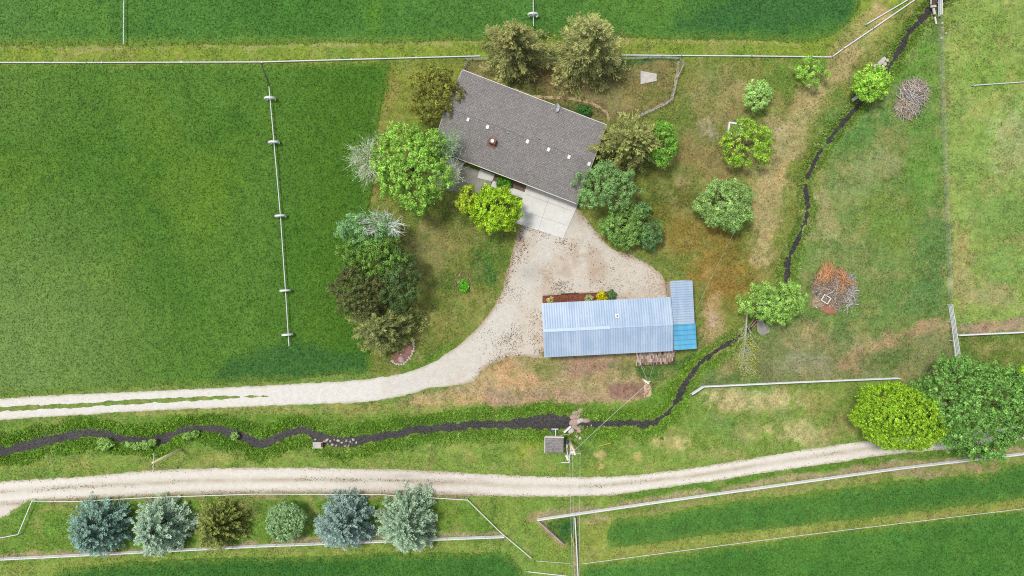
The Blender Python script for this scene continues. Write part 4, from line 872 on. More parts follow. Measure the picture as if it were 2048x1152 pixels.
GS = 'spruces in a row below the gravel road'
conifer('tall olive spruce touching the top left eave of the house', 1028, 100, 74, 12.5, (84, 90, 48), 1, (150, 148, 88), group='olive spruces behind the house', droop=.25, dens=.95, prof=.85, sprayL=.5, sprayW=.11, latk=.24, rough=.2, jit=.2)
conifer('tallest olive spruce, right of the other one behind the house', 1176, 100, 86, 14, (88, 96, 52), 2, (156, 154, 94), group='olive spruces behind the house', droop=.25, dens=.9, prof=.8, sprayL=.5, sprayW=.11, latk=.24, rough=.2, jit=.2)
tree('loose olive brown juniper at the upper left corner of the house', 870, 192, 54, 56, 7, (86, 94, 42), 3, tip=(142, 142, 62), dens=.85, clump=.8, rag=.3, name='juniper_tree')
tree('large bright green tree by the left end of the house', 826, 340, 80, 90, 11, (108, 150, 54), 4, tip=(144, 180, 82), dens=1.0, rag=.18, leafL=.32)
bare_tree('silvery leafless tree left of the large bright green tree', 738, 322, 36, 42, 7, 5, (206, 210, 188), leaf=(160, 182, 130), nleaf=1500, n=50)
bare_tree('pale twiggy tree overhanging the patio corner', 893, 352, 32, 30, 6, 6, (214, 220, 200), (170, 190, 140), 700, n=26)
bare_tree('soft grey green twiggy tree overhanging the left end of the roof', 893, 292, 24, 20, 8, 7, (178, 192, 164), (126, 165, 105), 1300, n=24)
tree('soft grey green willow with bare white branches at the top of the tree cluster', 738, 462, 66, 38, 8, (104, 145, 92), 8, tip=(124, 160, 108), dens=.9, leafL=.24, name='willow_tree', rag=.25)
bare_tree('bare white branched tree rising through the grey green willow', 768, 452, 46, 28, 9.8, 9, (222, 226, 216), n=22)
tree('mid green tree between the willow and the dark pines', 748, 515, 68, 46, 9, (84, 122, 52), 10, tip=(120, 152, 66), dens=1.0, leafL=.26, rag=.25)
tree('dark green tree on the right side of the tree cluster', 798, 562, 42, 62, 9, (66, 92, 52), 11, tip=(92, 112, 62), dens=1.0, leafL=.26, rag=.3)
tree('brown tinged dark pine on the left side of the tree cluster', 722, 582, 58, 54, 10, (68, 80, 44), 12, tip=(106, 108, 64), dens=1.15, leafL=.26, clump=.75, rag=.22, name='pine_tree')
conifer('olive spruce with drooping boughs at the foot of the tree cluster', 766, 650, 84, 9, (74, 84, 46), 13, (132, 136, 76), dens=1.0, sprayL=.5, sprayW=.1, latk=.22, rough=.18, jit=.2, ry=64, droop=.2)
tree('rounded yellow green maple in front of the patio walk', 992, 420, 56, 50, 7, (114, 150, 30), 14, tip=(160, 190, 52), dens=1.25, leafL=.30, rag=.16, name='maple_tree')
tree('small yellow tinged maple joined to the left of the rounded maple', 935, 398, 24, 26, 5, (128, 150, 40), 15, tip=(170, 186, 60), dens=1.1, leafL=.28, name='maple_tree')
conifer('broad olive grey spruce over the right end of the house', 1256, 290, 88, 11, (86, 94, 48), 16, (142, 144, 82), dens=.9, sprayL=.46, sprayW=.12, latk=.22, rough=.18, jit=.2, droop=.2, ry=66)
tree('fresh green tree peeping out right of the broad olive spruce', 1320, 290, 30, 46, 6, (90, 136, 46), 17, tip=(120, 164, 66), dens=1.1)
tree('soft grey green tree at the lower right corner of the house', 1211, 374, 64, 46, 8, (96, 134, 72), 18, tip=(134, 164, 104), dens=1.1, leafL=.24, rag=.25, name='willow_tree')
tree('dusky green lilac bush right of the gravel yard', 1245, 452, 46, 42, 4.5, (84, 124, 56), 19, tip=(130, 158, 84), dens=1.15, leafL=.26, name='lilac_bush', cat='bush')
tree('small rounded bush above the dusky lilac', 1282, 422, 18, 16, 3, (104, 140, 82), 20, dens=1.2, leafL=.24, name='lilac_bush', cat='bush')
tree('dark blue green bush right of the dusky lilac', 1298, 470, 28, 28, 3.5, (74, 104, 62), 21, tip=(96, 126, 76), dens=1.2, leafL=.24, name='lilac_bush', cat='bush')
YT = 'young trees scattered over the right lawn'
tree('small pale green tree in the upper part of the right lawn', 1512, 192, 30, 28, 4, (134, 172, 88), 22, tip=(166, 198, 118), dens=1.0, leafL=.26, group=YT, rag=.25)
tree('thin see-through young tree beside the white pipe corner', 1620, 144, 34, 28, 4, (118, 158, 60), 23, tip=(140, 178, 76), dens=.5, leafL=.24, group=YT, rag=.3)
tree('open crowned yellow green tree beside the white sandbox', 1490, 290, 54, 46, 5.5, (104, 146, 46), 24, tip=(150, 180, 62), dens=.7, leafL=.28, group=YT, rag=.28)
tree('round feathery green tree lowest on the right lawn', 1447, 410, 58, 54, 6.5, (104, 140, 70), 25, tip=(146, 174, 104), dens=1.15, leafL=.24, group=YT, rag=.14)
tree('dense fresh green tree standing over the stream', 1740, 170, 36, 34, 5, (124, 168, 54), 26, tip=(156, 194, 80), dens=1.4, leafL=.28)
tree('spreading willow over the stream beside the orange brush pile', 1545, 604, 68, 42, 7, (112, 152, 66), 27, tip=(148, 182, 92), dens=.85, leafL=.24, rag=.28, name='willow_tree', twig=20)
tree('dense rounded yellow green maple at the end of the gravel road', 1789, 832, 101, 71, 10.5, (98, 140, 24), 28, tip=(152, 182, 52), dens=1.15, leafL=.26, rag=.07, name='maple_tree', rot=-17, clump=.55)
tree('huge dark green tree in the lower right beyond the yellow green maple', 1940, 812, 124, 106, 10.5, (78, 122, 52), 29, tip=(120, 160, 80), dens=1.0, leafL=.34, rag=.16, rot=-5)
tree('yellow green tree cut by the right edge beside the huge dark tree', 2052, 752, 20, 22, 6, (110, 150, 26), 30, tip=(150, 180, 50), dens=1.2, name='maple_tree')
conifer('deep blue spruce, leftmost of the row below the gravel road', 194, 1056, 63, 7, (72, 99, 86), 31, (128, 158, 142), group=GS, dens=2.0, droop=.05, prof=.6, sprayL=.3, sprayW=.14, zk=.4)
conifer('pale silver green spruce, second in the row below the gravel road', 320, 1054, 61, 7.5, (98, 124, 102), 32, (156, 174, 148), group=GS, dens=1.9, droop=.05, prof=.6, sprayL=.32, sprayW=.13, zk=.4)
conifer('olive brown spruce, third in the row below the gravel road', 437, 1052, 54, 6.5, (66, 82, 32), 33, (134, 138, 70), group=GS, dens=2.0, droop=.05, prof=.6, sprayL=.3, sprayW=.13, zk=.4)
tree('smallest round pale green tree in the row below the gravel road', 573, 1042, 43, 42, 4.5, (104, 138, 88), 34, tip=(146, 174, 124), dens=1.3, leafL=.22, rag=.05, clump=.5, group='spruces in a row below the gravel road', name='spruce_tree')
conifer('slate blue spruce, fifth in the row below the gravel road', 687, 1047, 61, 8, (80, 102, 94), 35, (134, 156, 146), group=GS, dens=2.1, droop=.05, prof=.55, sprayL=.28, sprayW=.14, zk=.4)
conifer('pale silver spruce, rightmost and largest of the row below the gravel road', 812, 1045, 66, 8.5, (90, 116, 92), 36, (152, 170, 140), group=GS, dens=1.9, droop=.05, prof=.6, sprayL=.32, sprayW=.13, zk=.4)
def shrub(label, cx, cy, r, h, col, seed, name='shrub', tip=None, dens=1.6, leafL=.2, group=None, ry=None):
    t = tree(label, cx, cy, r, ry or r, h, col, seed, tip=tip, dens=dens, leafL=leafL, name=name, cat='shrub', base=.05, clump=.55, group=group, rag=.15); return t
shrub('dark green shrub behind the house inside the curve of the worn path', 1168, 222, 16, 1.4, (52, 96, 40), 41, tip=(70, 116, 52), ry=11)
shrub('dark green shrub in the bed between house wall and walkway', 1007, 366, 15, 1.3, (66, 118, 34), 42, tip=(92, 146, 46), ry=11)
shrub('round yellow shrub at the right end of the mulch bed', 1203, 593, 9, 1.0, (150, 150, 14), 43, tip=(196, 190, 20))
shrub('dark green upright shrub right of the yellow one', 1223, 590, 9, 1.3, (66, 96, 52), 44, tip=(96, 126, 70))
shrub('low grey green plant against the barn, left of the yellow shrub', 1178, 597, 8, .6, (122, 138, 74), 45, ry=6, tip=(176, 182, 130))
shrub('pale little plant near the left end of the mulch bed', 1100, 600, 5, .5, (150, 150, 80), 46, tip=(200, 190, 120))
shrub('bright green weeds growing from the old stump on the lawn', 928, 572, 9, .8, (70, 140, 26), 47, tip=(110, 176, 46), ry=14)
DS = 'leafy clumps on the left part of the stream bank'
for i, (x, y, r_, lab) in enumerate([(259, 890, 8, 'grey green bush clump leftmost of the trio by the stream bend'), (275, 892, 8, 'grey green bush clump middle of the trio by the stream bend'), (292, 890, 10, 'wider grey green bush clump right end of the trio by the stream bend'), (390, 868, 7, 'grey green bush clump on the island side of the leftmost stream bend'),
        (375, 872, 8, 'bush clump beside the white foam flecked stream edge'), (468, 872, 8, 'pale bush clump on the right shore of the grassy tongue'), (210, 888, 16, 'wide bright bush on the bank above the crossarmed pole'), (305, 885, 7, 'small pale bush beside the bend of the stream above the pole')]):
    shrub(lab, x, y, r_, 1.0, (112, 150, 64), 60 + i, tip=(150, 178, 104), group=DS, name='bush', ry=r_ * .8, dens=1.1)

# ------------------------------------------------------------------ fences and pipes
def rail_fence(label, pts, heights, mat='white', w=.13, hgt=.13, group=None, name='rail_fence', spacing=2.6, ref=None, post=.13):
    """pts are where the TOP rail shows in the photo"""
    zt = heights[-1]; P = [np.array(W(p[0], p[1], zt)) for p in pts]
    t = thing(name, label, 'fence', (*P[0], 0), 0, group); o0 = P[0]
    for z in heights:
        mb = MB()
        for a_, b_ in zip(P[:-1], P[1:]): 
            c_ = (a_ + b_) / 2 - o0; d = b_ - a_; mb.box((c_[0], c_[1], z), (np.linalg.norm(d), w, hgt), math.atan2(d[1], d[0]))
        mb.build('rail', M[mat], t)
    for a_, b_ in zip(P[:-1], P[1:]):
        L = np.linalg.norm(b_ - a_); k = max(1, round(L / spacing))
        for j in range(k + (1 if b_ is P[-1] else 0)):
            q = a_ + (b_ - a_) * j / k - o0; MB().box((q[0], q[1], (zt + .1) / 2), (post, post, zt + .12)).build('post', M[mat], t)
    return t
R3 = (.4, .78, 1.16)
rail_fence('white three rail fence behind the row of spruces', [(-30, 1121), (0, 1120), (512, 1094), (1008, 1075)], R3, group='white three rail fences', w=.15, spacing=3.2)
rail_fence('long white three rail fence running up to the lower right edge', [(1075, 1041), (1300, 1008), (1536, 975), (1800, 938), (2048, 909), (2075, 906)], R3, group='white three rail fences', w=.17, spacing=3.0)
rail_fence('weathered short fence leg closing the triangle of tall grass', [(1077, 1043), (1127, 1089)], R3, 'greyrail', w=.13)
rail_fence('white four rail fence joining the pasture above the huge dark tree', [(1905, 610), (1914, 668), (1922, 720)], (.3, .62, .94, 1.28), 'pipe', w=.07, spacing=2.4)
rail_fence('short white fence section standing left of the four rail fence', [(1903, 644), (1912, 720)], (1.1,), 'pipe', w=.07)
rail_fence('grey white rail fence crossing to the right edge above the huge dark tree', [(1919, 671), (1980, 668), (2070, 664)], (.45, .85, 1.25), 'pipe', w=.17)
rail_fence('grey white rail fence between upper meadow and tan pasture, bent at its left end', [(1385, 789), (1408, 774), (1600, 765), (1800, 757)], (.45, .85, 1.25), 'pipe', w=.15)
rail_fence('white rails bridging the stream at the top right corner', [(1884, -30), (1884, 28)], (.4, .8, 1.2), 'white', w=.16, spacing=2.4)
rail_fence('white rail fence descending to the bottom edge under the power lines', [(1150, 1036), (1153, 1090), (1157, 1165)], (.5, 1.0), 'pipe', w=.12)
SR = 'white single rail fences round the spruce row'
rail_fence('thin white single rail fence between gravel road and spruce row, angled at both ends', [(-30, 1080), (0, 1076), (36, 1069), (64, 1002), (150, 1003), (300, 995), (512, 988), (760, 989), (935, 1000), (1000, 1064), (1062, 1116)], (.75,), 'white', .11, .1, name='rail_fence', spacing=4.5, post=.1)
def pipe(label, pts, r=.075, z=.25, mat='pipe', group=None, name='irrigation_pipe', joint=True):
    P = [W(p[0], p[1], z) for p in pts]; t = thing(name, label, 'pipe', (*P[0], 0), 0, group); o = P[0]
    MB().tube([(p[0] - o[0], p[1] - o[1], z) for p in P], r, 8).build('tube', M[mat], t)
    if joint:
        for a_, b_ in zip(P[:-1], P[1:]):
            L = math.dist(a_, b_); k = max(1, int(L / 9)); 
            for j in range(k):
                q = [(a_[i] + (b_[i] - a_[i]) * (j + .02) / k - o[i]) for i in (0, 1)]; d = math.atan2(b_[1] - a_[1], b_[0] - a_[0])
                MB().box((q[0], q[1], z * .6), (.2, r * 2.9, z + r * 1.5), d).build('coupling', M['steel'], t)
    return t
pipe('long white mainline pipe between the two left crop fields, ending behind the olive spruces', [(-30, 125), (200, 125), (520, 124), (700, 119), (960, 112)], .1)
pipe('white mainline pipe from the olive spruces right and up to the stream rails', [(1215, 110), (1360, 111), (1500, 112), (1664, 114), (1686, 98), (1745, 58), (1838, -6)], .1)
pipe('spare white pipe lying parallel above the bent mainline', [(1731, 50), (1832, -10)], .09)
pipe('white pipe lying in the far right pasture', [(1943, 171), (2075, 162)], .07)
pipe('thin white pipe along the edge of the lower right crop', [(1163, 1128), (1300, 1110), (1536, 1079), (1700, 1059), (2075, 1014)], .04, joint=False)
pipe('white pipe cut by the bottom edge left of the power lines', [(1052, 1143), (1150, 1154)], .075)
pipe('faint thin pipe in the grass above the bottom edge pipe', [(1072, 1122), (1140, 1127)], .03, .1, joint=False)

# wheel lines
def wheel():
    t = bpy.data.objects.new('wheel', None); return t
def wheel_line(label, pts, wheels, hose=None):
    ZR = .95; P = [np.array(W(p[0], p[1], ZR)) for p in pts]; o = P[0]
    t = thing('wheel_line', label, 'wheel line', (*o, 0), 0, 'wheel lines in the crop fields')
    MB().tube([(p[0] - o[0], p[1] - o[1], ZR) for p in P], .075, 8).build('axle_pipe', M['pipe'], t)
    d = P[-1] - P[0]; d /= np.linalg.norm(d); n = np.array((-d[1], d[0]))
    for (wx, wy) in wheels:
        c_ = np.array(W(wx, wy, ZR)) - o; R = .92; mb = MB(); sp = MB()
        ring = [(c_[0] + n[0] * R * cos(a_), c_[1] + n[1] * R * cos(a_), ZR + R * sin(a_)) for a_ in np.linspace(0, 2 * pi, 21)]
        for off in (-.12, .12): mb.tube([(q[0] + d[0] * off, q[1] + d[1] * off, q[2]) for q in ring], .045, 5, False)
        for k in range(20): 
            q, q2 = ring[k], ring[k + 1]; mb.quad(*[(p_[0] + d[0] * o_, p_[1] + d[1] * o_, p_[2]) for p_, o_ in ((q, -.12), (q2, -.12), (q2, .12), (q, .12))])
        w = mb.build('wheel', M['pipe'], t)
        for k in range(0, 20, 2): sp.tube([(c_[0], c_[1], ZR), ring[k]], .018, 4, False)
        sp.tube([(c_[0] - d[0] * .15, c_[1] - d[1] * .15, ZR), (c_[0] + d[0] * .15, c_[1] + d[1] * .15, ZR)], .13, 10); sp.build('spokes', M['pipe'], w)
    for f in np.arange(.04, 1, .0714):
        q = P[0] + (P[-1] - P[0]) * f - o; MB().tube([(q[0], q[1], ZR), (q[0], q[1], ZR + .28)], .03, 6).build('sprinkler', M['steel'], t)
    if hose:
        hp = [W(a_, b_, .3) for a_, b_ in hose]; MB().tube([(p[0] - o[0], p[1] - o[1], .3 + .55 * (i / (len(hp) - 1)) ** 3) for i, p in enumerate(hp)], .07, 6).build('feed_hose', M['rubber'], t)
    return t
wheel_line('long wheeled sprinkler line with five wheels across the big left field', [(538, 173), (548, 285), (561, 432), (571, 581), (578, 692)], [(540, 197), (548, 285), (561, 432), (571, 581), (575, 669)], smooth([(522, 126), (527, 140), (532, 152), (536, 164), (538, 175)], 3))
wheel_line('short wheeled sprinkler line end with one wheel above the olive spruces', [(1066, -40), (1067, 52)], [(1066, 30)])
wheel_line('wheel-less end of a sprinkler line in the top left of the upper field', [(248, -40), (247, 88)], [])

# wire fences
def wire_fence(label, pts, nw, hgt, spacing, mat='steel', r=.02, post=.05, pr=.05, mesh=False):
    P = [np.array(W(p[0], p[1], 0)) for p in pts]; o = P[0]; t = thing('wire_fence', label, 'fence', (*o, 0))
    for k in range(nw):
        z = hgt * (k + 1) / nw; MB().tube([(p[0] - o[0], p[1] - o[1], z) for p in P], r, 4, False).build('wire', M['wire'], t)
    for a_, b_ in zip(P[:-1], P[1:]):
        L = np.linalg.norm(b_ - a_); k = max(1, round(L / spacing))
        for j in range(k): q = a_ + (b_ - a_) * j / k - o; MB().tube([(q[0], q[1], -.1), (q[0], q[1], hgt + .12)], pr, 5).build('post', M[mat], t)
    return t
wire_fence('long wire fence down the left side of the far right pasture', [(1876, 30), (1878, 110), (1881, 200), (1885, 330), (1890, 450), (1896, 600)], 5, 1.25, 5, r=.007)
wire_fence('low wire garden fence enclosing the grass behind the house', smooth([(930, 136), (936, 124), (945, 120), (1100, 119), (1220, 120), (1357, 119), (1352, 160), (1344, 196), (1336, 206), (1310, 219), (1268, 238)], 3), 4, 1.1, 2.6, r=.018)

# utility poles and lines
def pole(label, base, h, arm=None, armrot=0, r=.2):
    x, y = W(*base); t = thing('utility_pole', label, 'utility pole', (x, y, 0)); MB().tube([(0, 0, -.2), (0, 0, h)], [r * 1.2, r * .8], 10).build('pole_shaft', M['polewood'], t, True)
    if arm:
        ca, sa = cos(armrot), sin(armrot); MB().box((0, .0, h - .35), (arm, .12, .14), armrot).build('crossarm', M['greyrail'], t)
        for k in (-.46, -.2, .46): MB().tube([(k * arm * ca, k * arm * sa, h - .28), (k * arm * ca, k * arm * sa, h - .05)], .06, 7).build('insulator', M['white'], t)
    return t, (x, y, h)
p3, T3 = pole('leaning-looking wooden pole with a long crossarm beside the stream on the left', (362, 898), 8.7, 2.9, radians(88))
p1, T1 = pole('utility pole with transformer beside the pump shed', (1139, 880), 9.5, 1.8, radians(4))
p2, T2 = pole('short wooden pole above the bare brown plot below the woodpile', (1282, 756), 6.0, None)
MB().tube([(-.35, -.1, 7.3), (-.35, -.1, 8.3)], .27, 12).build('transformer', M['white'], p1)
MB().tube([(.33, .0, 7.5), (.33, 0, 8.2)], .2, 12).build('transformer', M['steel'], p1)
MB().box((-.1, -.25, 1.5), (.5, .25, .9)).build('meter_box', M['steel'], p1)
MB().box((0, -.18, 4.6), (.35, .2, .4)).build('meter_box', M['steel'], p1)
MB().box((0, .15, 5.6), (.9, .1, .1), .3).build('bracket', M['white'], p2); MB().tube([(0, 0, 5.4), (-.55, .3, 5.2)], .12, 8).build('yard_light', M['white'], p2)
def line(label, a_, b_, sag=.6, r=.022, name='power_line', group='overhead wires', mat='wire'):
    a_ = np.array(a_); b_ = np.array(b_); pts = [a_ + (b_ - a_) * f - np.array([0, 0, sag * 4 * f * (1 - f)]) for f in np.linspace(0, 1, 13)]
    o = MB().tube([tuple(p) for p in pts], r, 5, False).build(name, M[mat]); return tag(o, label, 'wire', group)
x1, y1, z1 = T1
for k, lab in ((-.8, 'left wire from the shed pole down past the bottom edge'), (-.35, 'middle wire from the shed pole down past the bottom edge'), (.8, 'right wire from the shed pole down past the bottom edge')):
    e = W(1152 + k * 8, 1190, 9.5); line(lab, (x1 + k, y1 + k * .05, z1 - .05), (e[0], e[1], 9.4), .3, .024)
line('twisted service wire from the shed pole to the short wooden pole', (x1, y1, 7.6), (T2[0], T2[1], 5.9), .4, .025)
bn = b_local(1272, 705, 3.3); bn2 = b_local(1316, 700, 3.3)
def bw_(p, z): return (X0 + p[0] * cos(bang) - p[1] * sin(bang), Y0 + p[0] * sin(bang) + p[1] * cos(bang), z)
line('left wire from the short pole to the barn eave', (T2[0], T2[1], 5.8), bw_(bn, 3.3), .1, .016); line('right wire from the short pole to the barn eave', (T2[0], T2[1], 5.8), bw_(bn2, 3.3), .1, .016)
line('thin wire from the lean-to across the right lawn toward the young trees', (*W(1388, 628, 3), 3.0), (*W(1475, 452, 5), 5.0), (.3), .009)
def guy(label, a_, b_):
    A_ = (*W(*a_), .05); B_ = (*W(*b_, 1.9), 1.9); o = MB().tube([A_, B_], .06, 6).build('guy_guard', M['yellow']); return tag(o, label, 'guy guard', 'yellow guy wire guards')
guy('yellow guy wire guard lying out right of the pump shed', (1196, 893), (1222, 886)); guy('yellow guy wire guard beside the fence at the bottom edge', (1142, 1064), (1147, 1091))
line('guy wire from the shed pole to the yellow guard', (x1, y1, 8.5), (*W(1222, 886), .1), 0, .012, 'guy_wire')

# ------------------------------------------------------------------ clutter round the pump shed and dam
def at(px, py, z=0): return (*W(px, py, z), z)
t = thing('pump_intake', 'white T shaped intake pipe on the stream side of the pump shed', 'pipe', at(1111, 864))
MB().tube([(0, -.9, .5), (0, .55, .5)], .09, 8).build('tube', M['pipe'], t); MB().box((-.15, .6, .5), (1.15, .14, .14)).build('screen_bar', M['white'], t); MB().box((-.35, .25, .35), (.5, .35, .3)).build('screen', M['bluegrey'], t)
t = thing('electric_pump', 'dark pump motor between the shed and the utility pole', 'pump', at(1133, 883))
MB().tube([(0, .3, .35), (0, -.35, .35)], .22, 12).build('motor', M['bluegrey'], t); MB().tube([(0, -.35, .4), (.05, -.9, .4)], .15, 10).build('pump_case', M['white'], t); MB().tube([(0, -.9, .4), (.1, -1.7, .3), (.3, -2.6, .2)], .09, 8).build('outlet', M['pipe'], t)
t = tag(MB().tube([at(1140, 877, .3), at(1141, 897, .3), at(1138, 925, .2)], .09, 8).build('standpipe', M['white']), 'white pipe leading down from the pumps beside the pole', 'pipe')
tag(MB().box(at(1133, 897, .3), (.15, 1.9, .12), .6).build('plank', M['brick']), 'reddish plank lying between shed and pole', 'plank')
tag(MB().box(at(1147, 902, .25), (.9, 1.0, .12), .7).build('concrete_slab', M['conc2']), 'square grey slab tipped right of the shed pole', 'slab')
tag(MB().box(at(1134, 915, .3), (.35, .9, .35), .4).build('valve_box', M['white']), 'white valve box below the pump', 'box')
tag(MB().box(at(1130, 925, .2), (1.4, .12, .12), .0).build('pipe_rack', M['white']), 'small white crosspiece below the valve box', 'pipe')
t = tag(MB().box((*W(1134.5, 858), .25), (1.55, .32, .4), radians(42)).build('headgate', M['white']), 'white headgate board at the stream dam', 'gate')
tag(MB().tube([at(1121, 872, .4), at(1129, 869, .45), at(1138, 870, .4), at(1142, 866, .3), at(1141, 861, .2)], .06, 6).build('intake_hose', M['rope']), 'curled tan hose by the headgate', 'hose')
r9 = random.Random(5)
rocks = [(1153, 826, .9, .5, 'pinkrock', 'long pinkish rock on the upper side of the dam'), (1162, 822, .8, .6, 'pinkrock', 'pinkish rock at the top right of the dam'), (1147, 834, .7, .5, 'pinkrock', 'pinkish rock on the dam above the headgate'), (1156, 832, .5, .4, 'pinkrock', 'small pink rock among the dam rocks'),
 (1149, 845, .9, .7, 'pinkrock', 'flat pink rock midstream on the dam'), (1160, 842, .9, .45, 'rock', 'pale bluish rock midstream on the dam'), (1152, 856, 1.0, .4, 'pinkrock', 'long flat pink rock below the midstream ones'), (1172, 842, .8, .4, 'pinkrock', 'dull pink rock downstream of the dam'), (1142, 862, .7, .5, 'rock', 'pale rock behind the headgate board'),
 (1154, 873, .25, .2, 'rock', 'white stone right of the curled hose'), (1160, 876, .35, .3, 'rock', 'larger white stone right of the curled hose'), (1151, 871, .15, .15, 'rock', 'tiny white stone by the headgate'), (1175, 853, .12, .12, 'rock', 'tiny white stone on the lower bank right of the dam'), (1183, 851, .14, .14, 'rock', 'tiny white stone near the service wire'), (1158, 862, .5, .35, 'pinkrock', 'brownish rock below the dam')]
for i, (x, y, a_, b_, m, lab) in enumerate(rocks): tag(MB().rock((*W(x, y), -.12 if y < 862 else 0.05), (a_, b_, .28), r9.uniform(-.4, .6), i).build('rock', M[m], sm=False), lab, 'rock', 'rocks at the dam')
# concrete box in the stream
t = thing('culvert_box', 'small white rimmed concrete box on the stream bank below the rapids', 'concrete box', at(636, 889), 0)
MB().box((0, 0, .1), (1.6, .85, .3)).build('lid', M['slab'], t); MB().box((0, -.5, .2), (1.75, .1, .3)).build('rim', M['trim'], t); MB().box((.75, .0, .2), (.3, .7, .4)).build('end_wall', M['darkwood'], t)
for i, (x, y, a_) in enumerate([(648, 884, .25), (653, 881, .3), (660, 883, .22), (668, 880, .2), (676, 882, .3), (683, 886, .22), (692, 882, .25), (700, 884, .2), (706, 880, .28), (690, 893, .22), (672, 892, .2), (712, 886, .22), (655, 889, .18), (664, 890, .24), (630, 880, .2), (697, 892, .2)]):
    tag(MB().rock((*W(x, y), -.28), (a_ * 1.2, a_ * .8, .2), i * .7, 50 + i).build('stone', M['rock' if i % 3 else 'pinkrock']), ['small stone in the rapids, nearest the concrete box corner', 'low pale stone in the rapids above the box lid', 'third small stone in the upper line of the rapids', 'topmost pale stone in the rapids', 'larger pale stone midway along the rapids', 'small stone at the middle of the white water', 'pale stone high in the right half of the rapids', 'small stone near the right end of the white water', 'stone in the rapids second from the right end', 'lower stone on the near shore right of centre', 'lower stone on the near shore below the middle', 'rightmost stone of the rapids', 'tiny stone just right of the concrete box', 'small stone low beside the concrete box end', 'stone in the water above the left corner of the box', 'stone on the near shore at the right end'][i], 'stone', 'stones in the rapids')

# ------------------------------------------------------------------ stone and slab things
tag(MB().prism(polyW([(1281, 142), (1313, 148), (1313, 162), (1281, 169)])[::-1], 0, .12).build('concrete_slab', M['slab']), 'pale tapering slab on the grass in the fenced garden', 'slab')
t = thing('sandbox', 'white square sandbox frame half under the open crowned tree', 'sandbox', at(1468, 258), radians(-8))
for x, y, a_, b_ in ((-.95, 0, .28, 2.0), (.95, 0, .28, 2.0), (0, .9, 1.62, .28), (0, -.9, 1.62, .28)): MB().box((x, y, .15), (a_, b_, .3)).build('board', M['white'], t)
MB().box((0, 0, .04), (1.6, 1.5, .08)).build('sand', M['soil'] if False else plain('sand', C(150, 140, 110), .95, .2, 4), t)
tag(MB().tube([at(1556, 256, .12), at(1561, 262, .12)], .1, 7).build('log', M['rock']), 'short pale log lying on the dry grass right of the sandbox', 'log')
t = thing('drain_grate', 'round grate in the dry grass right of the open crowned tree', 'grate', at(1547, 302)); MB().tube([(0, 0, 0), (0, 0, .06)], .32, 12).build('ring', M['conc2'], t); MB().tube([(0, 0, .055), (0, 0, .075)], .18, 10).build('hole', M['black'], t)
tag(MB().rock((*W(803, 719), .1), (.55, .62, .35), .4, 3).build('boulder', M['pinkrock']), 'large pinkish boulder in the red stone bed', 'boulder')
sheet('stone_bed', lambda px, py: (sd_poly(px, py, smooth([(783, 712), (784, 722), (795, 729), (808, 728), (820, 718), (827, 704), (828, 690), (815, 690), (800, 700)], 4, True)) + fbm(px, py, 5, 8, 2)) / PPM, (770, 680, 840, 740), .12, .02, cs((150, 112, 100)), M['soil'])
ring = smooth([(784, 722), (790, 727), (798, 729), (808, 727), (815, 720), (822, 712), (826, 702), (828, 692), (826, 684)], 2)
for i, p in enumerate(ring): tag(MB().rock((*W(p[0], p[1]), .04), (.24 + .1 * (i % 3 == 0), .17, .14), i * 1.3, 80 + i).build('edging_stone', M['rock']), 'pale edging stone round the red stone bed', 'stone', 'edging stones of the red bed')
tag(MB().rock((*W(802, 709), .06), (.2, .18, .16), 0, 6).build('stone', M['rock']), 'single white stone inside the red bed above the boulder', 'stone')
for i, (x, y, a_, b_, kind, lab) in enumerate([(1766, 119, .35, .35, 0, 'topmost round concrete block in the pile by the stream'), (1772, 122, .28, .22, 0, 'small round concrete block right of the topmost one'), (1759, 126, .55, .33, 1, 'long concrete block in the pile by the stream'), (1767, 129, .36, .26, 0, 'middle concrete block nearest the water'), (1755, 132, .36, .32, 0, 'round concrete block left in the pile'), (1764, 134, .28, .24, 0, 'small concrete block low in the pile'), (1751, 137, .3, .28, 0, 'lowest concrete block touching the tree crown'), (1748, 133, .3, .2, 0, 'outermost concrete block left of the lowest one')]):
    o = MB().tube([(*W(x, y), 0), (*W(x, y), .4)], a_ * .95, 9) if not kind else MB().box((*W(x, y), .25), (a_ * 2, b_ * 2, .5), .8)
    tag(o.build('concrete_block', M['rock']), lab, 'concrete block', 'concrete blocks piled by the stream')
tag(MB().box((*W(1708, 198), .2), (1.0, .5, .4), .65).build('concrete_block', M['slab']), 'lone pale block on the stream bank below the dense fresh tree', 'concrete block')
tag(MB().prism(polyW([(1513, 640), (1522, 637), (1530, 648), (1540, 655), (1538, 665), (1522, 672), (1514, 662)])[::-1], 0, .14).build('bridge_slab', M['conc2']), 'grey slab of a footbridge below the willow', 'slab')
t = thing('fallen_boards', 'bundle of weathered boards beside the footbridge slab', 'boards', at(1507, 647), .8)
for k in range(5): MB().box((.0, -.4 + k * .2, .12 + .03 * (k % 2)), (1.5, .14, .07), .05 * k).build('board', M['darkwood' if k % 2 else 'wood'], t)
for i, (x, y, s_) in enumerate([(1884, 47, .22), (1884, 56, .16), (1886, 61, .13), (1891, 67, .2), (1882, 77, .2), (1897, 60, .12), (1901, 59, .12), (1958, 0, .2), (1906, 55, .1)]):
    tag(MB().rock((*W(x, y), .08), (s_, s_ * .9, .18), i, 120 + i).build('stone', M['rock']), ['largest white stone just below the stream rails', 'second white stone below the stream rails', 'tiny third white stone below the stream rails', 'white stone right of the fence at the kink', 'lone white stone lowest on the fence line', 'tiny left stone of the pair in the right pasture', 'tiny right stone of the pair in the right pasture', 'white stone at the top edge in the right pasture', 'tiny stone farthest right of the scattered group'][i], 'stone', 'white stones at the wire fence')
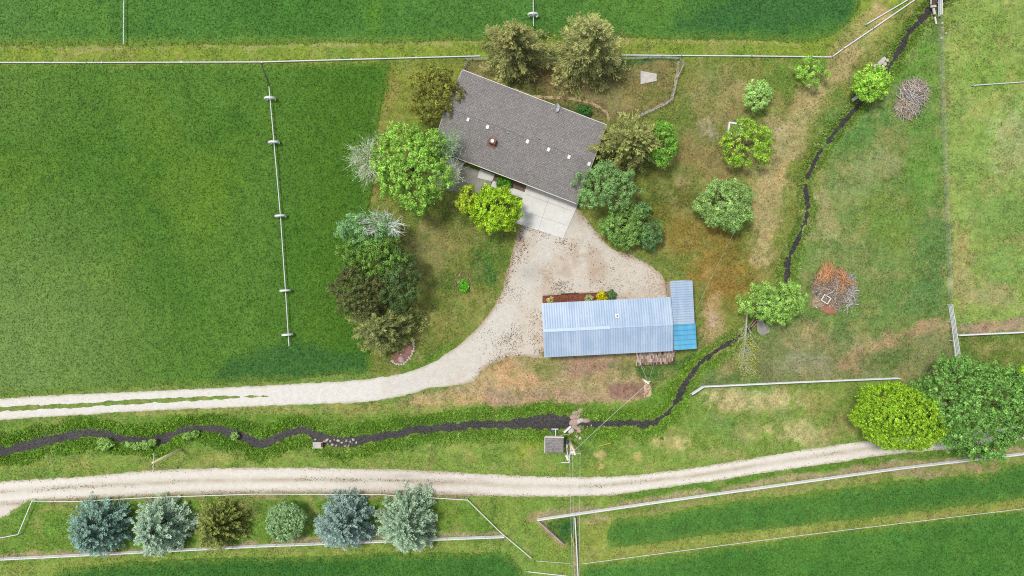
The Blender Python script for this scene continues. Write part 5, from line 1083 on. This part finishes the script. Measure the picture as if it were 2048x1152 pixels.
# headgate at top right
t = thing('stream_headgate', 'old wooden and metal headgate over the stream at the top right', 'headgate', at(1864, 8))
MB().box((0, 0, .35), (.5, 1.6, .25), .1).build('gate_frame', M['darkwood'], t); MB().box((-.1, -.6, .5), (.9, .35, .2), .1).build('crossbeam', M['slab'], t); MB().box((.3, .9, .6), (.12, 1.2, .12)).build('lift_bar', M['steel'], t); MB().box((-.5, .4, .5), (.12, 1.4, .12)).build('lift_bar', M['white'], t)
tag(MB().box(at(1868, 22, .3), (.35, 1.15, .2), .2).build('plank', M['slab']), 'wide white plank leading down from the headgate', 'plank')
tag(MB().box(at(1871, 41, .2), (.22, 1.2, .16), .2).build('plank', M['trim']), 'narrow white plank end in the grass below the headgate', 'plank')
tag(MB().tube([at(1870, 34, .2), at(1877, 32, .25)], .06, 6).build('branch', M['brick']), 'reddish stick across the planks below the headgate', 'stick')

# ------------------------------------------------------------------ woodpile, bench, bed, hose
protos = []
for k in range(6):
    rr = .14 + .02 * (k % 3); mb = MB().tube([(0, -.27, 0), (0, 0, .01), (0, .27, 0)], [rr, rr * 1.05, rr * .96], 7 if k % 2 else 5)
    me_ = mb.build('firewood_log', plain('firewood_%d' % k, C(*[(178, 156, 138), (156, 132, 116), (196, 178, 160), (142, 118, 104), (204, 190, 172), (168, 146, 130)][k]), .9, .3, 5, bump=.4)); protos.append(me_)
used = [0] * 6; rf = random.Random(3)
for row, (yy, xa, xb) in enumerate([(707, 1273, 1350), (713.5, 1271, 1349), (720, 1273, 1346), (726, 1277, 1344)]):
    n_ = 25 if row < 3 else 23
    for i in range(n_):
        if row == 0 and rf.random() < .1: continue
        k = rf.randrange(6); o = protos[k]
        if used[k]: o = protos[k].copy(); COL.objects.link(o)
        used[k] = 1; zt = .95 - .12 * row + rf.uniform(-.05, .05); px = xa + (xb - xa) * (i + .5) / n_; py = yy - (px - 1310) * .05 + rf.uniform(-.5, .5)
        x, y = W(px, py, zt); o.location = (x, y, zt); o.rotation_euler = (0, rf.uniform(-.2, .2), rf.gauss(0, .1))
        tag(o, 'split firewood log stacked in the rows behind the barn', 'firewood', 'firewood logs stacked behind the barn')
t = thing('firewood_rack', 'dark inner rack under the stacked firewood behind the barn', 'rack', at(1310, 717), radians(2.8))
for y in (-.75, -.2, .35, .85): MB().box((0, y, .38), (6.2, .42, .72)).build('stacked_core', M['darkwood'], t)  # solid dark boxes added inside the stack so gaps between logs read dark
for i, (x, y, z, a_) in enumerate([(1351, 702, .3, .2), (1357, 701, .25, .17), (1348, 713, .25, .18), (1346, 722, .25, .2), (1258, 708, .25, .2)]):
    tag(MB().tube([at(x, y, 0), at(x, y, z)], a_, 9).build('log_round', M['wood']), ['sawn log round by the upper right corner of the woodpile', 'outermost sawn log round right of the woodpile', 'sawn log round at the right end of the second wood row', 'sawn log round at the lower right of the woodpile', 'lone sawn log round left of the woodpile under the eave'][i], 'log')
tag(MB().box(at(1276, 727, .35), (.7, .85, .06)).build('board', M['rope']), 'pale plywood board at the lower left end of the woodpile', 'board')
t = thing('wood_bench', 'weathered wooden bench against the lean-to corner', 'bench', at(1332, 571, .0), radians(2))
MB().box((0, 0, .45), (.36, 1.15, .07)).build('seat', M['wood'], t)
for s in (-1, 1): MB().box((0, s * .45, .2), (.3, .08, .41)).build('leg', M['wood'], t)
tag(MB().box(at(1337, 565, .9), (.9, .22, .25)).build('crate', M['wood']), 'grey wooden crate beside the top corner of the lean-to', 'crate')
sheet('mulch_bed', lambda px, py: sd_poly(px, py, [(1085, 592), (1121, 589), (1157, 586), (1228, 583), (1230, 598), (1085, 608)]) / PPM, (1070, 570, 1245, 620), .15, .03, cs((138, 84, 66)), M['soil'])
for i, (xa, ya, xb, yb, m, lab) in enumerate([(1086, 590.5, 1121, 588.5, 'pinkrock', 'pale timber edging at the left end of the mulch bed'), (1121, 588, 1157, 586.3, 'darkwood', 'dark timber edging in the middle of the mulch bed'), (1157, 586, 1196, 584.6, 'pinkrock', 'pinkish timber edging right of the dark one'), (1196, 584, 1216, 583.2, 'wood', 'grey timber edging at the right end of the mulch bed')]):
    a_ = W(xa, ya); b_ = W(xb, yb); tag(MB().box(((a_[0] + b_[0]) / 2, (a_[1] + b_[1]) / 2, .12), (math.dist(a_, b_) - .02, .18, .24), math.atan2(b_[1] - a_[1], b_[0] - a_[0])).build('edging_timber', M[m]), lab, 'timber', 'timbers edging the mulch bed')
tag(MB().tube([at(x, y, .06) for x, y in smooth([(1258, 505), (1275, 512), (1290, 517), (1320, 528), (1345, 540), (1358, 548), (1366, 546), (1372, 550), (1376, 557)], 4)], .04, 5).build('garden_hose', M['hose']), 'pale green garden hose running to the lean-to', 'hose')
tag(MB().tube([at(x, y, .06) for x, y in smooth([(1290, 742), (1288, 736), (1284, 730), (1281, 727)], 3)], .03, 5).build('rope', M['rope']), 'thin rope end below the woodpile', 'rope')

# ------------------------------------------------------------------ brush piles, fallen tree, stump
def sticks(r, n, cx, cy, rx, ry, top, L, rad, cols, radial=0, curve=.1, rot=None):
    V, Fc, Cc = [], [], []
    for k in range(n):
        a_ = r.uniform(0, 2 * pi); q = sqrt(r.uniform(0, 1)) * .92; x = cx + rx * q * cos(a_); y = cy + ry * q * sin(a_); z = top * (1 - q * q) * r.uniform(.3, 1.0) + .06
        th = (a_ + r.normal(0, .5)) if r.uniform() < radial else (r.uniform(0, pi) if rot is None else rot + r.normal(0, .35)); l = L * r.uniform(.4, 1.2); el = r.normal(0, .12)
        d = np.array([cos(th) * cos(el), sin(th) * cos(el), sin(el) - .1 * (q > .7)]); c_ = np.array([x, y, z]); bend = r.normal(0, curve, 3) * l; bend[2] *= .3
        pts = [c_ - d * l / 2, c_ + bend, c_ + d * l / 2]; rr = rad * r.uniform(.5, 1.3); col = C(*cols[r.integers(len(cols))]) * r.uniform(1.0, 1.9)
        s_ = np.array([-sin(th), cos(th), 0]); i0 = len(V)
        for j, p in enumerate(pts):
            w = rr * (1, .85, .45)[j]; p = np.array([p[0], p[1], max(p[2], .03)])
            V += [p + s_ * w, p + np.array([0, 0, w]) * 1.2, p - s_ * w]; Cc += [col] * 3
        for j in (0, 1):
            for m in range(3): q0 = i0 + j * 3 + m; q1 = i0 + j * 3 + (m + 1) % 3; Fc.append([q0, q1, q1 + 3, q0 + 3])
    return np.array(V), np.array(Fc), np.array(Cc)
def heap(rx, ry, hz, seed):
    m = MB(); m.rock((0, 0, 0), (rx, ry, hz), 0, seed); return m
r = np.random.default_rng(77); GREY = [(200, 190, 174), (170, 158, 142), (212, 206, 192), (150, 136, 118), (188, 176, 156)]
x, y = W(1822, 197); t = thing('brush_pile', 'grey heap of dead branches between stream and wire fence', 'brush pile', (x, y, 0))
parts = [sticks(r, 380, .5, 1.2, 2.6, 2.2, .9, 1.7, .035, GREY, .3), sticks(r, 300, -.9, -1.6, 2.1, 1.9, .8, 1.6, .035, GREY, .3), sticks(r, 90, .2, 0, 2.3, 2.8, 1.1, 2.2, .05, [(215, 208, 200), (170, 168, 172)], .2, rot=-.9), sticks(r, 70, -1.4, -1.2, .9, 1.1, .8, .7, .04, [(190, 158, 122)], 0)]
V = np.concatenate([p[0] for p in parts]); o_ = np.cumsum([0] + [len(p[0]) for p in parts[:-1]]); Fq = np.concatenate([p[1] + k for p, k in zip(parts, o_)]); mesh_np('branches', V, Fq, M['stick'], np.concatenate([p[2] for p in parts]), t)
heap(2.6, 2.4, .5, 1).build('litter_mound', plain('litter', C(128, 110, 96), .95, .4, 5, bump=.6), t).location = (.4, .9, 0); heap(1.9, 1.8, .45, 2).build('litter_mound', plain('litter_tan', C(170, 140, 110), .95, .3, 5, bump=.6), t).location = (-.9, -1.4, 0)
x, y = W(1665, 578); t = thing('brush_pile', 'larger brush heap topped with orange branches beside the willow', 'brush pile', (x, y, 0))
parts = [sticks(r, 620, 0, 0, 3.7, 3.6, 1.1, 2.0, .033, GREY + [(176, 140, 116)], .35), sticks(r, 110, 2.6, -.3, 1.5, 3.2, .7, 2.0, .035, [(206, 206, 206), (178, 178, 184)], .4)]
V = np.concatenate([p[0] for p in parts]); Fq = np.concatenate([parts[0][1], parts[1][1] + len(parts[0][0])]); mesh_np('branches', V, Fq, M['stick'], np.concatenate([p[2] for p in parts]), t)
ORG = [(216, 158, 108), (204, 150, 104), (224, 172, 124), (190, 146, 114)]
parts = [sticks(r, 80, -1.6, 2.4, 1.2, 1.0, 1.7, 2.4, .035, ORG, 0, rot=1.0), sticks(r, 60, -1.0, 3.1, .8, 1.3, 1.6, 2.4, .035, ORG, 0, rot=1.5), sticks(r, 90, .9, 1.9, 1.3, 1.1, 1.8, 2.6, .035, ORG, 0, rot=-1.0), sticks(r, 50, 2.2, 1.1, 1.5, .5, 1.6, 2.2, .03, ORG, 0, rot=-.5), sticks(r, 30, .9, .4, .5, 1.2, 1.7, 2.0, .03, ORG, 0, rot=1.4)]
V = np.concatenate([p[0] for p in parts]); o_ = np.cumsum([0] + [len(p[0]) for p in parts[:-1]]); Fq = np.concatenate([p[1] + k for p, k in zip(parts, o_)]); ob = mesh_np('branches', V, Fq, M['stick'], np.concatenate([p[2] for p in parts]), t); ob['label'] = 'orange branches'
heap(3.4, 3.3, .6, 4).build('litter_mound', plain('litter_brown', C(134, 112, 98), .95, .4, 5, bump=.6), t)
heap(1.6, 1.1, .35, 5).build('litter_mound', plain('litter_red', C(176, 122, 98), .95, .3, 5, bump=.6), t).location = (-.6, -3.3, 0)
heap(1.4, 1.2, .4, 6).build('litter_mound', plain('litter_sand', C(178, 152, 124), .95, .3, 5, bump=.6), t).location = (-2.2, -2.2, 0)
t = thing('window_frame', 'white square frame lying on the orange topped brush heap', 'frame', at(1652, 598.5, .95), radians(-32))
for x, y, a_, b_ in ((-.6, 0, .14, 1.2), (.6, 0, .14, 1.2), (0, .55, 1.06, .14), (0, -.55, 1.06, .14)): MB().box((x, y, 0), (a_, b_, .1)).build('rail', M['trim'], t)
tag(MB().box(at(1632, 614, .5), (.3, .12, .1), -.8).build('plank', M['white']), 'short white stick end left of the square frame', 'plank'); tag(MB().rock(at(1634, 586, .6), (.3, .2, .2), 0, 3).build('rubble', M['bluegrey']), 'bluish grey lump of rubble upper left of the square frame', 'rubble')
# fallen tree
x, y = W(1490, 628); t = thing('fallen_tree', 'bare pale fallen tree with yellow green twigs reaching down across the stream', 'fallen tree', (x, y, 0))
MB().tube([(0, 0, .9), (-.25, -3.1, 1.1), (-.45, -6.0, .9), (-.6, -8.6, .5)], [.17, .14, .1, .03], 8).build('trunk', M['palebark'], t, True)
lb = MB(); tips = []
for k in range(46):
    f = r.uniform(.12, .95); o0 = np.array([-.6 * f, -8.6 * f, 1.1 - .4 * f]); sd_ = r.choice([-1, 1]); ln = r.uniform(1.5, 3.6) * (1.1 - f * .45); d = np.array([sd_ * r.uniform(.15, .75), -r.uniform(.6, 1.1), r.uniform(-.15, .3)]); d /= np.linalg.norm(d); e = o0 + d * ln; e[2] = max(e[2], .1)
    lb.tube([tuple(o0), tuple((o0 + e) / 2 + r.normal(0, .12, 3)), tuple(e)], [.05, .035, .014], 4, False)
    for j in range(7): q = o0 + (e - o0) * r.uniform(.35, 1); e2 = q + (d + r.normal(0, .5, 3)) * r.uniform(.3, .9); e2[2] = max(e2[2], .05); lb.tube([tuple(q), tuple(e2)], [.02, .01], 3, False); tips.append(e2)
lb.build('branches', M['palebark'], t)
tips = np.array(tips); n_ = 2600; ii = r.integers(0, len(tips), n_); P = tips[ii] + r.normal(0, .25, (n_, 3)); P[:, 2] = np.maximum(P[:, 2], .05); L = .2 * r.uniform(.6, 1.3, n_)
V, Fq, cv = leafmesh(P, r.normal(0, 1, P.shape) * np.array([1, 1, .3]), r.normal(0, 1, P.shape), L, L * .45, np.tile(C(148, 158, 62), (n_, 1)) * (1 + r.normal(0, .25, (n_, 1))) * LEAFK); mesh_np('crown', V, Fq, M['leaf'], cv, t)
# log in the willow
tag(MB().tube([at(1518, 608, 5.6), at(1552, 607, 5.9), at(1575, 600, 6.0)], [.13, .12, .05], 7).build('dead_limb', M['palebark']), 'bare grey limb lying across the top of the spreading willow', 'branch')
# stump debris
x, y = W(926, 565); t = thing('stump_debris', 'scatter of dry twigs round the old stump on the lawn', 'debris', (x, y, 0))
V, Fq, Cc = sticks(r, 60, 0, 0, 1.6, 2.0, .15, 1.3, .03, [(196, 176, 150), (170, 146, 124)], 0, rot=1.4); mesh_np('twigs', V, Fq, M['stick'], Cc, t)
MB().rock((-.3, -.4, .1), (.22, .3, .2), .3, 2).build('stump', M['rock'], t)
tag(MB().tube([at(985, 620 - 0, .05), at(905, 621, .05)], .001, 3).build('x', M['rope'])) if False else None
